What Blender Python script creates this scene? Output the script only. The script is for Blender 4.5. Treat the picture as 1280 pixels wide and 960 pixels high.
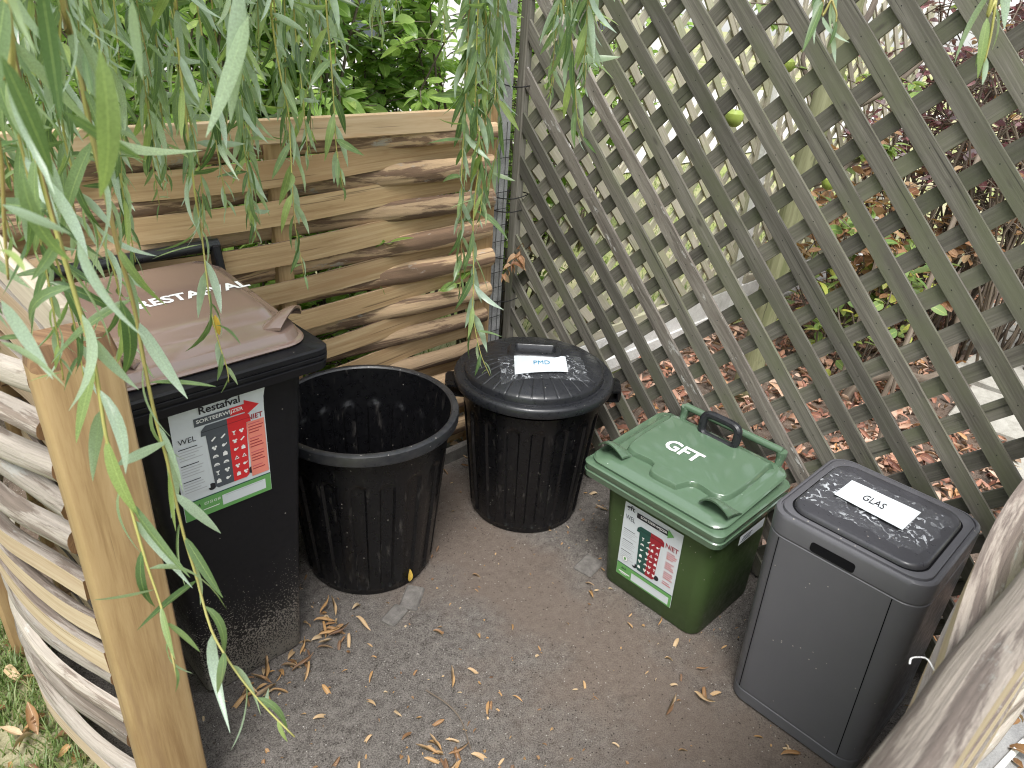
import bpy, bmesh, math, random
from mathutils import Vector, Matrix, noise as mnoise
PI=math.pi; R=math.radians
sc=bpy.context.scene; col=sc.collection
for o in list(bpy.data.objects): bpy.data.objects.remove(o)

# ---------------- camera, sky, sun, exposure ----------------
CAM=Vector((-1.994,-1.976,1.70))
RIGHT=Vector((0.720191,-0.691148,0.060330)); DOWN=Vector((-0.285433,-0.374437,-0.882227)); FWD=Vector((0.632339,0.618152,-0.466942))
cd=bpy.data.cameras.new('camera'); cam=bpy.data.objects.new('camera',cd); col.objects.link(cam)
mw=Matrix.Identity(4)
for i in range(3):
    mw[i][0]=RIGHT[i]; mw[i][1]=-DOWN[i]; mw[i][2]=-FWD[i]; mw[i][3]=CAM[i]
cam.matrix_world=mw
cd.sensor_width=36; cd.lens=36*920/1280; cd.clip_start=0.02; cd.clip_end=500
cd.dof.use_dof=True; cd.dof.focus_distance=2.3; cd.dof.aperture_fstop=11.0
sc.camera=cam
SUN_EL,SUN_ROT=R(63),R(228)
w=bpy.data.worlds.new('World'); sc.world=w; w.use_nodes=True
wn=w.node_tree; bg=wn.nodes['Background']
sky=wn.nodes.new('ShaderNodeTexSky'); sky.sky_type='NISHITA'; sky.sun_disc=False
sky.sun_elevation=SUN_EL; sky.sun_rotation=SUN_ROT; sky.dust_density=1.2; sky.air_density=1.0
hs=wn.nodes.new('ShaderNodeHueSaturation'); hs.inputs['Saturation'].default_value=0.22
wn.links.new(sky.outputs[0],hs.inputs['Color']); wn.links.new(hs.outputs[0],bg.inputs['Color']); bg.inputs['Strength'].default_value=0.13
sd=bpy.data.lights.new('sun','SUN'); sd.energy=1.5; sd.angle=R(24); sd.color=(1.0,0.975,0.94)
so=bpy.data.objects.new('sun',sd); col.objects.link(so)
sdir=Vector((math.sin(SUN_ROT)*math.cos(SUN_EL),math.cos(SUN_ROT)*math.cos(SUN_EL),math.sin(SUN_EL)))
so.rotation_euler=sdir.to_track_quat('Z','Y').to_euler(); so.location=(-3,-3,6)
sc.view_settings.view_transform='Standard'; sc.view_settings.look='None'; sc.view_settings.gamma=1; sc.view_settings.exposure=1.6
sc.render.engine='CYCLES'; sc.cycles.filter_width=1.1
sc.cycles.max_bounces=6; sc.cycles.transparent_max_bounces=8
def cam_px(p):
    d=Vector(p)-CAM; z=d.dot(FWD)
    if z<0.05: return None
    return (640+920*d.dot(RIGHT)/z, 480+920*d.dot(DOWN)/z, z)

# ---------------- helpers ----------------
def tag(o,label=None,cat=None,group=None,kind=None):
    if label: o['label']=label
    if cat: o['category']=cat
    if group: o['group']=group
    if kind: o['kind']=kind
    return o
def empty(name,loc=(0,0,0),label=None,cat=None,group=None):
    o=bpy.data.objects.new(name,None); o.empty_display_size=.05; o.location=loc; col.objects.link(o)
    return tag(o,label,cat,group)
class MB:
    def __init__(s): s.v=[];s.f=[];s.m=[];s.uv=[]
    def add(s,vs,fs,mi=0,uvs=None):
        b=len(s.v); s.v.extend(tuple(p) for p in vs)
        for k,f in enumerate(fs):
            s.f.append(tuple(b+i for i in f)); s.m.append(mi[k] if isinstance(mi,list) else mi)
            s.uv.append(uvs[k] if uvs else [(0,0)]*len(f))
    def box(s,c,size,mi=0,rot=None,bev=0.0):
        hx,hy,hz=[a/2 for a in size]
        if bev<=0:
            P=[(x,y,z) for x in(-hx,hx) for y in(-hy,hy) for z in(-hz,hz)]
            F=[(0,1,3,2),(4,6,7,5),(0,4,5,1),(2,3,7,6),(0,2,6,4),(1,5,7,3)]
        else:
            P=[];b=bev
            for sx in(-1,1):
                for sy in(-1,1):
                    for sz in(-1,1):
                        P+= [(sx*hx,sy*(hy-b),sz*(hz-b)),(sx*(hx-b),sy*hy,sz*(hz-b)),(sx*(hx-b),sy*(hy-b),sz*hz)]
            I=lambda x,y,z,k:((x*4+y*2+z)*3+k)
            F=[]
            F+=[(I(0,0,0,0),I(0,0,1,0),I(0,1,1,0),I(0,1,0,0)),(I(1,0,0,0),I(1,1,0,0),I(1,1,1,0),I(1,0,1,0)),
                (I(0,0,0,1),I(1,0,0,1),I(1,0,1,1),I(0,0,1,1)),(I(0,1,0,1),I(0,1,1,1),I(1,1,1,1),I(1,1,0,1)),
                (I(0,0,0,2),I(0,1,0,2),I(1,1,0,2),I(1,0,0,2)),(I(0,0,1,2),I(1,0,1,2),I(1,1,1,2),I(0,1,1,2))]
            for a in(0,1):
                for c2 in(0,1):
                    F.append((I(a,c2,0,0),I(a,c2,1,0),I(a,c2,1,1),I(a,c2,0,1)))
                    F.append((I(a,0,c2,0),I(a,1,c2,0),I(a,1,c2,2),I(a,0,c2,2)))
                    F.append((I(0,a,c2,1),I(1,a,c2,1),I(1,a,c2,2),I(0,a,c2,2)))
                    for e in(0,1): F.append((I(a,c2,e,0),I(a,c2,e,1),I(a,c2,e,2)))
        M=rot if rot is not None else Matrix.Identity(3)
        c=Vector(c); P2=[c+M@Vector(p) for p in P]
        # uv: along the longest axis
        ax=max(range(3),key=lambda i:size[i]); o1,o2=[i for i in range(3) if i!=ax]
        UV=[[(P[i][ax],P[i][o1]+P[i][o2]) for i in f] for f in F]
        s.add(P2,F,mi,UV)
    def tube(s,pts,rad,n=6,mi=0,cap=True):
        pts=[Vector(p) for p in pts]; N=len(pts)
        rr=rad if isinstance(rad,(list,tuple)) else [rad]*N
        t0=(pts[1]-pts[0]).normalized(); up=Vector((0,0,1)) if abs(t0.z)<.9 else Vector((1,0,0))
        vs=[];L=0;us=[]
        x=t0.cross(up).normalized()
        for i,p in enumerate(pts):
            t=(pts[min(i+1,N-1)]-pts[max(i-1,0)]).normalized()
            x=(x-t*x.dot(t)).normalized(); y=t.cross(x)
            if i: L+=(p-pts[i-1]).length
            us.append(L)
            for k in range(n):
                a=2*PI*k/n; vs.append(p+(x*math.cos(a)+y*math.sin(a))*rr[i])
        fs=[];uv=[]
        for i in range(N-1):
            for k in range(n):
                k2=(k+1)%n; fs.append((i*n+k,i*n+k2,(i+1)*n+k2,(i+1)*n+k))
                c=2*PI*max(rr[i],.004)/n
                uv.append([(us[i],k*c),(us[i],(k+1)*c),(us[i+1],(k+1)*c),(us[i+1],k*c)])
        if cap:
            fs+=[tuple(range(n-1,-1,-1)),tuple((N-1)*n+k for k in range(n))]; uv+=[[(0,0)]*n]*2
        s.add(vs,fs,mi,uv)
    def loft(s,rings,mi=0,cap0=True,cap1=True,closed=True):
        n=len(rings[0]); b=[]; vs=[p for r in rings for p in r]; fs=[]
        for i in range(len(rings)-1):
            for k in range(n if closed else n-1):
                k2=(k+1)%n; fs.append((i*n+k,i*n+k2,(i+1)*n+k2,(i+1)*n+k))
        if cap0: fs.append(tuple(range(n-1,-1,-1)))
        if cap1: fs.append(tuple((len(rings)-1)*n+k for k in range(n)))
        s.add(vs,fs,mi)
    def build(s,name,mats,parent=None,smooth=True,ang=35):
        me=bpy.data.meshes.new(name); me.from_pydata(s.v,[],s.f)
        ul=me.uv_layers.new(name='UVMap'); flat=[c for f in s.uv for q in f for c in q]
        ul.data.foreach_set('uv',flat)
        mats=mats if isinstance(mats,(list,tuple)) else [mats]
        for m in mats: me.materials.append(m)
        me.polygons.foreach_set('material_index',s.m)
        if smooth:
            me.polygons.foreach_set('use_smooth',[True]*len(s.f))
            if ang<180:
                try: me.set_sharp_from_angle(angle=R(ang))
                except Exception: pass
        me.update(); o=bpy.data.objects.new(name,me); col.objects.link(o)
        if parent: put(o,parent)
        return o
def put(o,parent):
    """parent keeping world place (parents are unrotated empties or meshes at known places)"""
    o.parent=parent; pw=world(parent); o.matrix_parent_inverse=pw.inverted()
    return o
def world(o):
    m=o.matrix_basis.copy()
    if o.parent: m=world(o.parent)@o.matrix_parent_inverse@m
    return m
def rrect(x0,x1,y0,y1,r,z,n=5,f=None):
    P=[]
    for cx,cy,a0 in((x1-r,y1-r,0),(x0+r,y1-r,90),(x0+r,y0+r,180),(x1-r,y0+r,270)):
        for i in range(n+1):
            a=R(a0+90*i/n); x=cx+r*math.cos(a); y=cy+r*math.sin(a)
            P.append(Vector((x,y,z+(f(x,y) if f else 0))))
    return P
def lathe(mb,prof,c,n=64,mi=0,rf=None,zf=None):
    """prof: (r,z) list; rf(theta,r,z)->dr"""
    vs=[];fs=[];K=len(prof)
    for r,z in prof:
        for k in range(n):
            t=2*PI*k/n; q=r+(rf(t,r,z) if rf else 0); vs.append((c[0]+q*math.cos(t),c[1]+q*math.sin(t),c[2]+z+(zf(t,r,z) if zf else 0)))
    for i in range(K-1):
        for k in range(n):
            k2=(k+1)%n; fs.append((i*n+k,i*n+k2,(i+1)*n+k2,(i+1)*n+k))
    mb.add(vs,fs,mi)
def sstep(a,b,x):
    t=max(0,min(1,(x-a)/(b-a))); return t*t*(3-2*t)
def bez(pts,n):
    """Catmull-Rom resample"""
    P=[Vector(p) for p in pts]; P=[P[0]*2-P[1]]+P+[P[-1]*2-P[-2]]; out=[]
    S=len(P)-3
    for i in range(n):
        u=i/(n-1)*S; k=min(int(u),S-1); t=u-k; a,b,c,d=P[k:k+4]
        out.append(0.5*((2*b)+(c-a)*t+(2*a-5*b+4*c-d)*t*t+(3*b-a-3*c+d)*t**3))
    return out
_tc={}
def text_geo(body,bold=0.0):
    k=(body,bold)
    if k in _tc: return _tc[k]
    cu=bpy.data.curves.new('txt','FONT'); cu.body=body; cu.size=1; cu.align_x='LEFT'; cu.offset=bold; cu.resolution_u=3
    ob=bpy.data.objects.new('txt',cu); col.objects.link(ob)
    dg=bpy.context.evaluated_depsgraph_get(); me=bpy.data.meshes.new_from_object(ob.evaluated_get(dg))
    vs=[tuple(v.co) for v in me.vertices]; fs=[tuple(p.vertices) for p in me.polygons]
    bpy.data.objects.remove(ob); bpy.data.curves.remove(cu); bpy.data.meshes.remove(me)
    x0=min(v[0] for v in vs);x1=max(v[0] for v in vs);y0=min(v[1] for v in vs);y1=max(v[1] for v in vs)
    _tc[k]=([((v[0]-x0)/(x1-x0),(v[1]-y0)/(y1-y0)) for v in vs],fs); return _tc[k]

# ---------------- materials ----------------
def nd(nt,typ,ins=None,**props):
    n=nt.nodes.new('ShaderNode'+typ)
    for k,v in props.items(): setattr(n,k,v)
    for k,v in (ins or {}).items():
        s=n.inputs[k]
        if isinstance(v,bpy.types.NodeSocket): nt.links.new(v,s)
        else: s.default_value=(*v,1) if isinstance(v,tuple) and len(v)==3 and s.type=='RGBA' else v
    return n
def newmat(name):
    m=bpy.data.materials.new(name); m.use_nodes=True; nt=m.node_tree
    return m,nt,nt.nodes['Principled BSDF']
def mixc(nt,f,a,b,blend='MIX'):
    n=nd(nt,'Mix',data_type='RGBA',blend_type=blend)
    for i,v in((0,f),(6,a),(7,b)):
        if isinstance(v,bpy.types.NodeSocket): nt.links.new(v,n.inputs[i])
        else: n.inputs[i].default_value=(*v,1) if isinstance(v,tuple) else v
    return n.outputs[2]
def ramp(nt,f,stops):
    n=nd(nt,'ValToRGB',{0:f}); e=n.color_ramp.elements
    while len(e)<len(stops): e.new(0.5)
    for k,(p,c) in enumerate(stops):
        e[k].position=p; e[k].color=(c,c,c,1) if not isinstance(c,tuple) else (*c,1)
    return n.outputs[0]
def noi(nt,vec,scale,detail=4,rough=.55,dist=0):
    return nd(nt,'TexNoise',{'Vector':vec,'Scale':scale,'Detail':detail,'Roughness':rough,'Distortion':dist}).outputs[0]
def math_(nt,op,a,b=0.0,c=0.0):
    n=nd(nt,'Math',{0:a,1:b},operation=op)
    if op in('MULTIPLY_ADD',): nd  # unused
    return n.outputs[0]
def bump(nt,b,h,strength=.3,dist=.002):
    n=nd(nt,'Bump',{'Height':h,'Strength':strength,'Distance':dist}); nt.links.new(n.outputs[0],b.inputs['Normal']); return n
def uvoff(nt,su,sv,k=37.0):
    """UV in metres, stretched along the grain, shifted per object"""
    uv=nd(nt,'UVMap').outputs[0]; rnd=nd(nt,'ObjectInfo').outputs['Random']
    mp=nd(nt,'Mapping',{'Vector':uv,'Scale':(su,sv,1)})
    off=nd(nt,'CombineXYZ',{0:math_(nt,'MULTIPLY',rnd,k),1:math_(nt,'MULTIPLY',rnd,k*1.7),2:math_(nt,'MULTIPLY',rnd,k*.3)})
    return nd(nt,'VectorMath',{0:mp.outputs[0],1:off.outputs[0]},operation='ADD').outputs[0], rnd
def wood(name,dark,mid,light,rough=.75,bs=.25,stain=None,sv=60,tintv=.35,green=None):
    m,nt,b=newmat(name); v,rnd=uvoff(nt,3.5,sv*2.2); g=math_(nt,'ADD',math_(nt,'MULTIPLY',noi(nt,v,1.0,8,.7,.3),.6),math_(nt,'MULTIPLY',noi(nt,uvoff(nt,1.2,sv*.45,13)[0],1.0,4,.6,.4),.4))
    c=ramp(nt,g,[(.36,dark),(.5,mid),(.63,light)])
    v2,_=uvoff(nt,1.6,22); s=noi(nt,v2,1.0,5,.6)
    if stain: c=mixc(nt,ramp(nt,s,[(.52,0.0),(.68,1.0)]),c,stain)
    if green:
        v3,_=uvoff(nt,4,9,11); c=mixc(nt,ramp(nt,noi(nt,v3,1.0,4),[(.45,0.0),(.65,.8)]),c,green)
    c=mixc(nt,1.0,c,ramp(nt,rnd,[(0,1-tintv),(1,1+tintv*.5)]),'MULTIPLY')
    v4,_=uvoff(nt,2.5,40,19); kn=nd(nt,'TexVoronoi',{'Vector':uvoff(nt,6,18,23)[0],'Scale':1.0}).outputs[0]
    c=mixc(nt,ramp(nt,kn,[(.05,.75),(.13,0.0)]),c,dark)
    ck=noi(nt,uvoff(nt,1.6,90,29)[0],1.0,3,.5); c=mixc(nt,ramp(nt,ck,[(.3,.7),(.335,0.0)]),c,tuple(x*.35 for x in dark))
    nt.links.new(c,b.inputs['Base Color']); b.inputs['Roughness'].default_value=rough
    bump(nt,b,g,bs,.003); return m
def bark(name,cb,cp,cl,bs=.8,t=.5,fine=60):
    """dark bark, peeled pale wood, grey lichen"""
    m,nt,b=newmat(name); v,rnd=uvoff(nt,3,fine); g=noi(nt,v,1.0,9,.74,.6)
    v2,_=uvoff(nt,2.4,26,51); p=noi(nt,v2,1.0,7,.68,.6)
    cbk=ramp(nt,g,[(.3,tuple(x*.5 for x in cb)),(.6,cb),(.8,tuple(min(1,x*1.7) for x in cb))])
    cpl=ramp(nt,g,[(.3,tuple(x*.65 for x in cp)),(.55,cp),(.8,tuple(min(1,x*1.25) for x in cp))])
    c=mixc(nt,ramp(nt,p,[(t-.03,0.0),(t+.03,1.0)]),cbk,cpl)
    v3,_=uvoff(nt,9,26,77); l=noi(nt,v3,1.0,6,.7)
    c=mixc(nt,ramp(nt,l,[(.6,0.0),(.66,.8)]),c,cl)
    c=mixc(nt,1.0,c,ramp(nt,rnd,[(0,.65),(1,1.2)]),'MULTIPLY')
    nt.links.new(c,b.inputs['Base Color']); b.inputs['Roughness'].default_value=.85
    h=math_(nt,'ADD',math_(nt,'MULTIPLY',g,.7),math_(nt,'MULTIPLY',p,.8)); bump(nt,b,h,bs,.006); return m
def plastic(name,c,rough=.4,dust=(.3,.28,.25),dl=.0,spk=.0,splash=0.0,var=.12,spec=.5,coords='Object',bs=.05,scuff=0.0,rv=1.0):
    """moulded plastic; dl dust film, spk speckles, splash = height (m) of dirt splash from the ground"""
    m,nt,b=newmat(name); tc=nd(nt,'TexCoord'); v=tc.outputs['Object']
    n1=noi(nt,v,6,5,.6); n2=noi(nt,v,55,4,.6)
    cc=mixc(nt,math_(nt,'MULTIPLY',n1,var*2),c,tuple(min(1,x*1.5+.006) for x in c))
    if dl: cc=mixc(nt,ramp(nt,math_(nt,'ADD',math_(nt,'MULTIPLY',n1,.6),math_(nt,'MULTIPLY',n2,.4)),[(.38,0.0),(.75,dl)]),cc,dust)
    if scuff:
        mp=nd(nt,'Mapping',{'Vector':v,'Scale':(40,40,9)}); q=noi(nt,mp.outputs[0],1,4,.65)
        cc=mixc(nt,ramp(nt,q,[(.6,0.0),(.78,scuff)]),cc,dust)
    if spk:
        vo=nd(nt,'TexVoronoi',{'Vector':v,'Scale':70.0}); d=vo.outputs['Distance']; rc=nd(nt,'SeparateColor',{0:vo.outputs['Color']}).outputs[0]
        sp=math_(nt,'MULTIPLY',math_(nt,'LESS_THAN',d,.13),math_(nt,'LESS_THAN',rc,spk)); cc=mixc(nt,math_(nt,'MULTIPLY',sp,.8),cc,dust)
    if splash:
        z=nd(nt,'SeparateXYZ',{0:v}).outputs[2]; f=nd(nt,'MapRange',{0:z,1:0.0,2:splash,3:.62,4:.0}).outputs[0]
        q=noi(nt,v,230,2,.5); sp=math_(nt,'GREATER_THAN',math_(nt,'ADD',f,math_(nt,'MULTIPLY',math_(nt,'SUBTRACT',n1,.5),.3)),q)
        cc=mixc(nt,math_(nt,'MULTIPLY',sp,.75),cc,dust)
    nt.links.new(cc,b.inputs['Base Color'])
    r=ramp(nt,n2,[(.3,max(.05,rough-.08*rv)),(.7,min(1,rough+.14*rv))]); nt.links.new(r,b.inputs['Roughness'])
    b.inputs['Specular IOR Level'].default_value=spec
    if rv<.5:
        b.inputs['Coat Weight'].default_value=.8; b.inputs['Coat Roughness'].default_value=.08
    bump(nt,b,noi(nt,v,140,3),bs,.002); return m
def flat(name,c,rough=.5,spec=.4):
    m,nt,b=newmat(name); tc=nd(nt,'TexCoord').outputs['Object']
    cc=mixc(nt,noi(nt,tc,30,4),tuple(x*.93 for x in c),tuple(min(1,x*1.05) for x in c))
    nt.links.new(cc,b.inputs['Base Color']); b.inputs['Roughness'].default_value=rough; b.inputs['Specular IOR Level'].default_value=spec; return m
def leafmat(name,fr,back,trans=.35,rough=.42,rib=True):
    """fr: ramp stops of upper side colour; back: underside colour"""
    m,nt,b=newmat(name); ge=nd(nt,'NewGeometry'); rnd=nd(nt,'ObjectInfo').outputs['Random']
    rr=math_(nt,'FRACT',math_(nt,'ADD',ge.outputs['Random Per Island'],math_(nt,'MULTIPLY',rnd,7.3)))
    c=ramp(nt,rr,fr)
    uv=nd(nt,'SeparateXYZ',{0:nd(nt,'UVMap').outputs[0]})
    if rib:
        d=math_(nt,'ABSOLUTE',math_(nt,'SUBTRACT',uv.outputs[1],.5)); c=mixc(nt,ramp(nt,d,[(.015,.3),(.05,0.0)]),c,tuple(min(1,x*1.6+.04) for x in fr[-1][1]))
    cb=mixc(nt,math_(nt,'MULTIPLY',rr,.5),back,c)
    c=mixc(nt,ge.outputs['Backfacing'],c,cb)
    sp=noi(nt,nd(nt,'TexCoord').outputs['Object'],60,3); c=mixc(nt,1.0,c,ramp(nt,sp,[(.3,.8),(.7,1.15)]),'MULTIPLY')
    wv=nd(nt,'TexCoord').outputs['UV']; c=mixc(nt,ramp(nt,noi(nt,nd(nt,'Mapping',{'Vector':wv,'Location':(0,0,0),'Scale':(9,5,1)}).outputs[0],1.0,4),[(.68,0.0),(.74,.35)]),c,(.2,.12,.04))
    nt.links.new(c,b.inputs['Base Color']); b.inputs['Roughness'].default_value=rough
    tr=nd(nt,'BsdfTranslucent',{'Color':mixc(nt,1.0,c,(1.25,1.3,.7),'MULTIPLY')})
    mx=nd(nt,'MixShader',{0:trans,1:b.outputs[0],2:tr.outputs[0]}); nt.links.new(mx.outputs[0],nt.nodes['Material Output'].inputs[0]); return m
M={}
M['cut']=wood('split_chestnut_cut_face',(.33,.205,.1),(.46,.315,.165),(.56,.415,.245),.7,.3,(.4,.25,.125),60,.18)
M['cutw']=wood('pale_cut_face',(.37,.27,.17),(.49,.38,.26),(.58,.48,.35),.75,.3,(.42,.3,.2),55,.12)  # paler and less saturated than the back fence's cut face
M['end']=wood('wood_end',(.14,.075,.035),(.22,.12,.055),(.3,.17,.08),.85,.4,None,50,.2)
M['bark']=bark('chestnut_bark',(.2,.125,.078),(.48,.335,.2),(.36,.34,.3),.8,.48)
M['barkw']=bark('peeled_pale_bark',(.24,.19,.155),(.41,.36,.31),(.45,.44,.41),1.0,.46,120)
M['barkf']=bark('brown_grey_bark',(.27,.215,.18),(.5,.43,.36),(.47,.475,.42),1.0,.5,190)
M['post']=wood('smooth_post_wood',(.24,.145,.065),(.35,.235,.115),(.42,.295,.155),.6,.2,(.24,.145,.075),26,.1)
M['posttop']=wood('post_top_end_grain',(.1,.055,.03),(.2,.11,.055),(.36,.23,.12),.85,.5,None,40,.1)
M['rail']=wood('sawn_rail',(.42,.29,.16),(.53,.39,.24),(.6,.46,.31),.7,.15,(.5,.3,.15),45,.1)
M['railw']=wood('pale_rail',(.4,.33,.25),(.5,.43,.34),(.58,.52,.43),.7,.2,None,45,.08)
M['lat']=wood('weathered_lattice_wood',(.058,.052,.041),(.112,.103,.084),(.175,.162,.137),.85,.4,(.1,.094,.073),70,.4,(.105,.11,.066))
M['latl']=bark('lichen_lattice_wood',(.15,.13,.11),(.19,.17,.145),(.45,.44,.42),.7,.5)
M['lat_skylit']=wood('skylit_lattice_wood',(.33,.29,.22),(.46,.42,.33),(.56,.52,.43),.85,.3,(.4,.38,.26),60,.25,(.38,.39,.24))  # same kind of lattice wood, lightened to carry the sky light on it
DUST=(.33,.3,.27)
M['blk']=plastic('black_bin_plastic',(.004,.004,.005),.3,DUST,.008,.07,0,.1,.4,scuff=.16)
M['blkw']=plastic('black_wheelie_plastic',(.006,.006,.008),.45,DUST,.006,.06,.62,.1,.28)
M['blkrim']=plastic('black_rim_plastic',(.016,.017,.02),.33,DUST,.1,.25,0,.1,.5)
M['blklid']=plastic('black_lid_plastic',(.013,.014,.017),.3,DUST,.025,.05,0,.1,.5)
M['brown']=plastic('brown_lid_plastic',(.2,.138,.112),.16,(.5,.45,.42),.0,.0,0,.06,.6,bs=.004,rv=.1)
M['green']=plastic('green_bin_plastic',(.042,.072,.022),.4,DUST,.03,.1,0,.1,.4)
M['greenl']=plastic('green_lid_plastic',(.088,.145,.09),.23,(.4,.47,.4),.0,.02,0,.06,.6,bs=.005,rv=.1)
M['grey']=plastic('anthracite_plastic',(.087,.086,.095),.4,DUST,.03,.1,0,.08,.4)
M['greyd']=plastic('dark_grey_lid_plastic',(.038,.038,.044),.32,DUST,.04,.1,0,.08,.45)
M['seam_slot_shade']=flat('dark_seam_slot_shade',(.006,.006,.007),.9,.1)  # black for dark seams and for the shade inside the grip slot
M['white']=flat('white_lettering',(.8,.8,.79),.5)
M['paper']=flat('white_paper',(.6,.635,.66),.5)
M['ink']=flat('black_ink',(.02,.02,.025),.5)
M['inkb']=flat('blue_ink',(.05,.25,.42),.5)
M['inkg']=flat('grey_ink',(.42,.43,.46),.5)
M['inkd']=flat('dark_grey_ink',(.075,.085,.1),.5)
M['red']=flat('red_ink',(.62,.03,.035),.45)
M['dred']=flat('dark_red_ink',(.3,.02,.03),.45)
M['pink']=flat('pink_ink',(.75,.24,.18),.45)
M['inkdr']=flat('text_red_ink',(.55,.1,.12),.5)
M['pgreen']=flat('green_ink',(.13,.33,.1),.45)
M['dgreen']=flat('dark_green_ink',(.02,.075,.06),.45)
def tape():
    m,nt,b=newmat('clear_packing_tape'); v=nd(nt,'TexCoord').outputs['Object']
    mp=nd(nt,'Mapping',{'Vector':v,'Scale':(1,1,1)}); q=noi(nt,mp.outputs[0],45,5,.6,1.2); q2=noi(nt,v,14,3)
    f=math_(nt,'MULTIPLY',ramp(nt,q,[(.54,0.0),(.6,1.0)]),ramp(nt,q2,[(.42,.05),(.6,.75)]))
    b.inputs['Base Color'].default_value=(.75,.78,.82,1); b.inputs['Roughness'].default_value=.2
    bump(nt,b,q,.8,.004)
    a=math_(nt,'MULTIPLY_ADD',f,.8) if False else nd(nt,'MapRange',{0:f,1:0.0,2:1.0,3:.025,4:.8}).outputs[0]
    nt.links.new(a,b.inputs['Alpha']); return m
M['tape']=tape()
def concrete(name,a,bc,c,sc_=14,moss=None):
    m,nt,b=newmat(name); v=nd(nt,'TexCoord').outputs['Object']; n1=noi(nt,v,sc_,6,.6); n2=noi(nt,v,sc_*14,3,.6)
    cc=ramp(nt,math_(nt,'ADD',math_(nt,'MULTIPLY',n1,.6),math_(nt,'MULTIPLY',n2,.4)),[(.35,a),(.5,bc),(.68,c)])
    if moss: cc=mixc(nt,ramp(nt,noi(nt,v,4,4),[(.5,0.0),(.65,.7)]),cc,moss)
    nt.links.new(cc,b.inputs['Base Color']); b.inputs['Roughness'].default_value=.9; bump(nt,b,math_(nt,'ADD',n1,math_(nt,'MULTIPLY',n2,.6)),.5,.003); return m
M['conc']=concrete('grey_concrete',(.17,.17,.17),(.25,.25,.245),(.34,.34,.33))
M['concw']=concrete('pale_concrete',(.5,.49,.47),(.66,.65,.63),(.78,.77,.76))
M['slab']=concrete('pale_paving_stone',(.26,.245,.21),(.35,.335,.295),(.45,.435,.39),18)
M['kerb']=concrete('dirty_kerb',(.07,.065,.06),(.12,.11,.1),(.2,.19,.175),16)
M['wall']=concrete('white_render',(.5,.49,.47),(.57,.56,.54),(.64,.63,.61),5)
M['kerb2']=concrete('worn_paving_stone',(.075,.068,.062),(.13,.12,.11),(.2,.185,.17),40)
def ground_mat(name,cs,c2,speck,sc1=3.0,spk=.05,streak=False):
    m,nt,b=newmat(name); v=nd(nt,'TexCoord').outputs['Object']
    n1=noi(nt,v,sc1,5,.6); n2=noi(nt,v,38,6,.65); n3=noi(nt,v,260,4,.7)
    f=math_(nt,'ADD',math_(nt,'MULTIPLY',n2,.32),math_(nt,'MULTIPLY',n3,.68))
    a=ramp(nt,f,[(.39,cs[0]),(.48,cs[1]),(.58,cs[2])]); d=ramp(nt,f,[(.36,c2[0]),(.48,c2[1]),(.62,c2[2])])
    if streak:   # trodden sandy track through the middle of the enclosure
        x=nd(nt,'SeparateXYZ',{0:v}).outputs[0]; q=math_(nt,'ADD',math_(nt,'ABSOLUTE',math_(nt,'ADD',x,.68)),math_(nt,'MULTIPLY',math_(nt,'SUBTRACT',n1,.5),.9))
        mk=ramp(nt,q,[(.1,1.0),(.34,0.0)])
    else: mk=ramp(nt,n1,[(.42,0.0),(.58,1.0)])
    c=mixc(nt,mk,a,d)
    vo=nd(nt,'TexVoronoi',{'Vector':v,'Scale':130.0}); rc=nd(nt,'SeparateColor',{0:vo.outputs['Color']}).outputs[0]
    s1=math_(nt,'MULTIPLY',math_(nt,'LESS_THAN',vo.outputs[0],.24),math_(nt,'LESS_THAN',rc,spk)); c=mixc(nt,math_(nt,'MULTIPLY',s1,.8),c,speck)
    s2=math_(nt,'MULTIPLY',math_(nt,'LESS_THAN',vo.outputs[0],.3),math_(nt,'GREATER_THAN',rc,1-spk*1.3)); c=mixc(nt,math_(nt,'MULTIPLY',s2,.7),c,(.015,.012,.01))
    c=mixc(nt,ramp(nt,noi(nt,v,9,5,.7),[(.6,0.0),(.7,.3)]),c,(.05,.043,.037))
    nt.links.new(c,b.inputs['Base Color']); b.inputs['Roughness'].default_value=.95; b.inputs['Specular IOR Level'].default_value=.2
    h=math_(nt,'ADD',math_(nt,'MULTIPLY',n2,1.0),math_(nt,'MULTIPLY',n3,.8)); bump(nt,b,h,.9,.006); return m
M['floor']=ground_mat('trodden_sandy_soil',((.055,.048,.043),(.122,.109,.098),(.2,.182,.165)),((.1,.078,.064),(.14,.112,.093),(.175,.143,.119)),(.36,.34,.31),3.2,.06,True)
M['soil']=ground_mat('dark_garden_soil',((.06,.045,.035),(.11,.085,.068),(.18,.145,.12)),((.09,.06,.045),(.14,.1,.075),(.22,.17,.14)),(.4,.36,.32),2.0,.05)
M['lawn']=ground_mat('dry_lawn_soil',((.14,.17,.05),(.23,.27,.08),(.34,.36,.15)),((.3,.26,.15),(.36,.33,.2),(.46,.42,.28)),(.5,.45,.35),1.2,.02)
M['terr']=concrete('pale_terrace_paving',(.38,.36,.33),(.47,.45,.42),(.56,.53,.5),6)
M['twig']=wood('yellow_willow_twig',(.25,.23,.06),(.34,.32,.09),(.42,.4,.15),.5,.1,(.22,.13,.06),30,.15)
M['stem']=wood('brown_stem',(.07,.05,.035),(.13,.1,.075),(.22,.18,.14),.85,.4,None,30,.3)
M['trunk']=wood('green_grey_trunk',(.13,.13,.07),(.2,.2,.105),(.28,.28,.16),.8,.25,(.13,.14,.06),24,.1)
M['wire']=flat('black_wire',(.012,.012,.012),.5)
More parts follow.
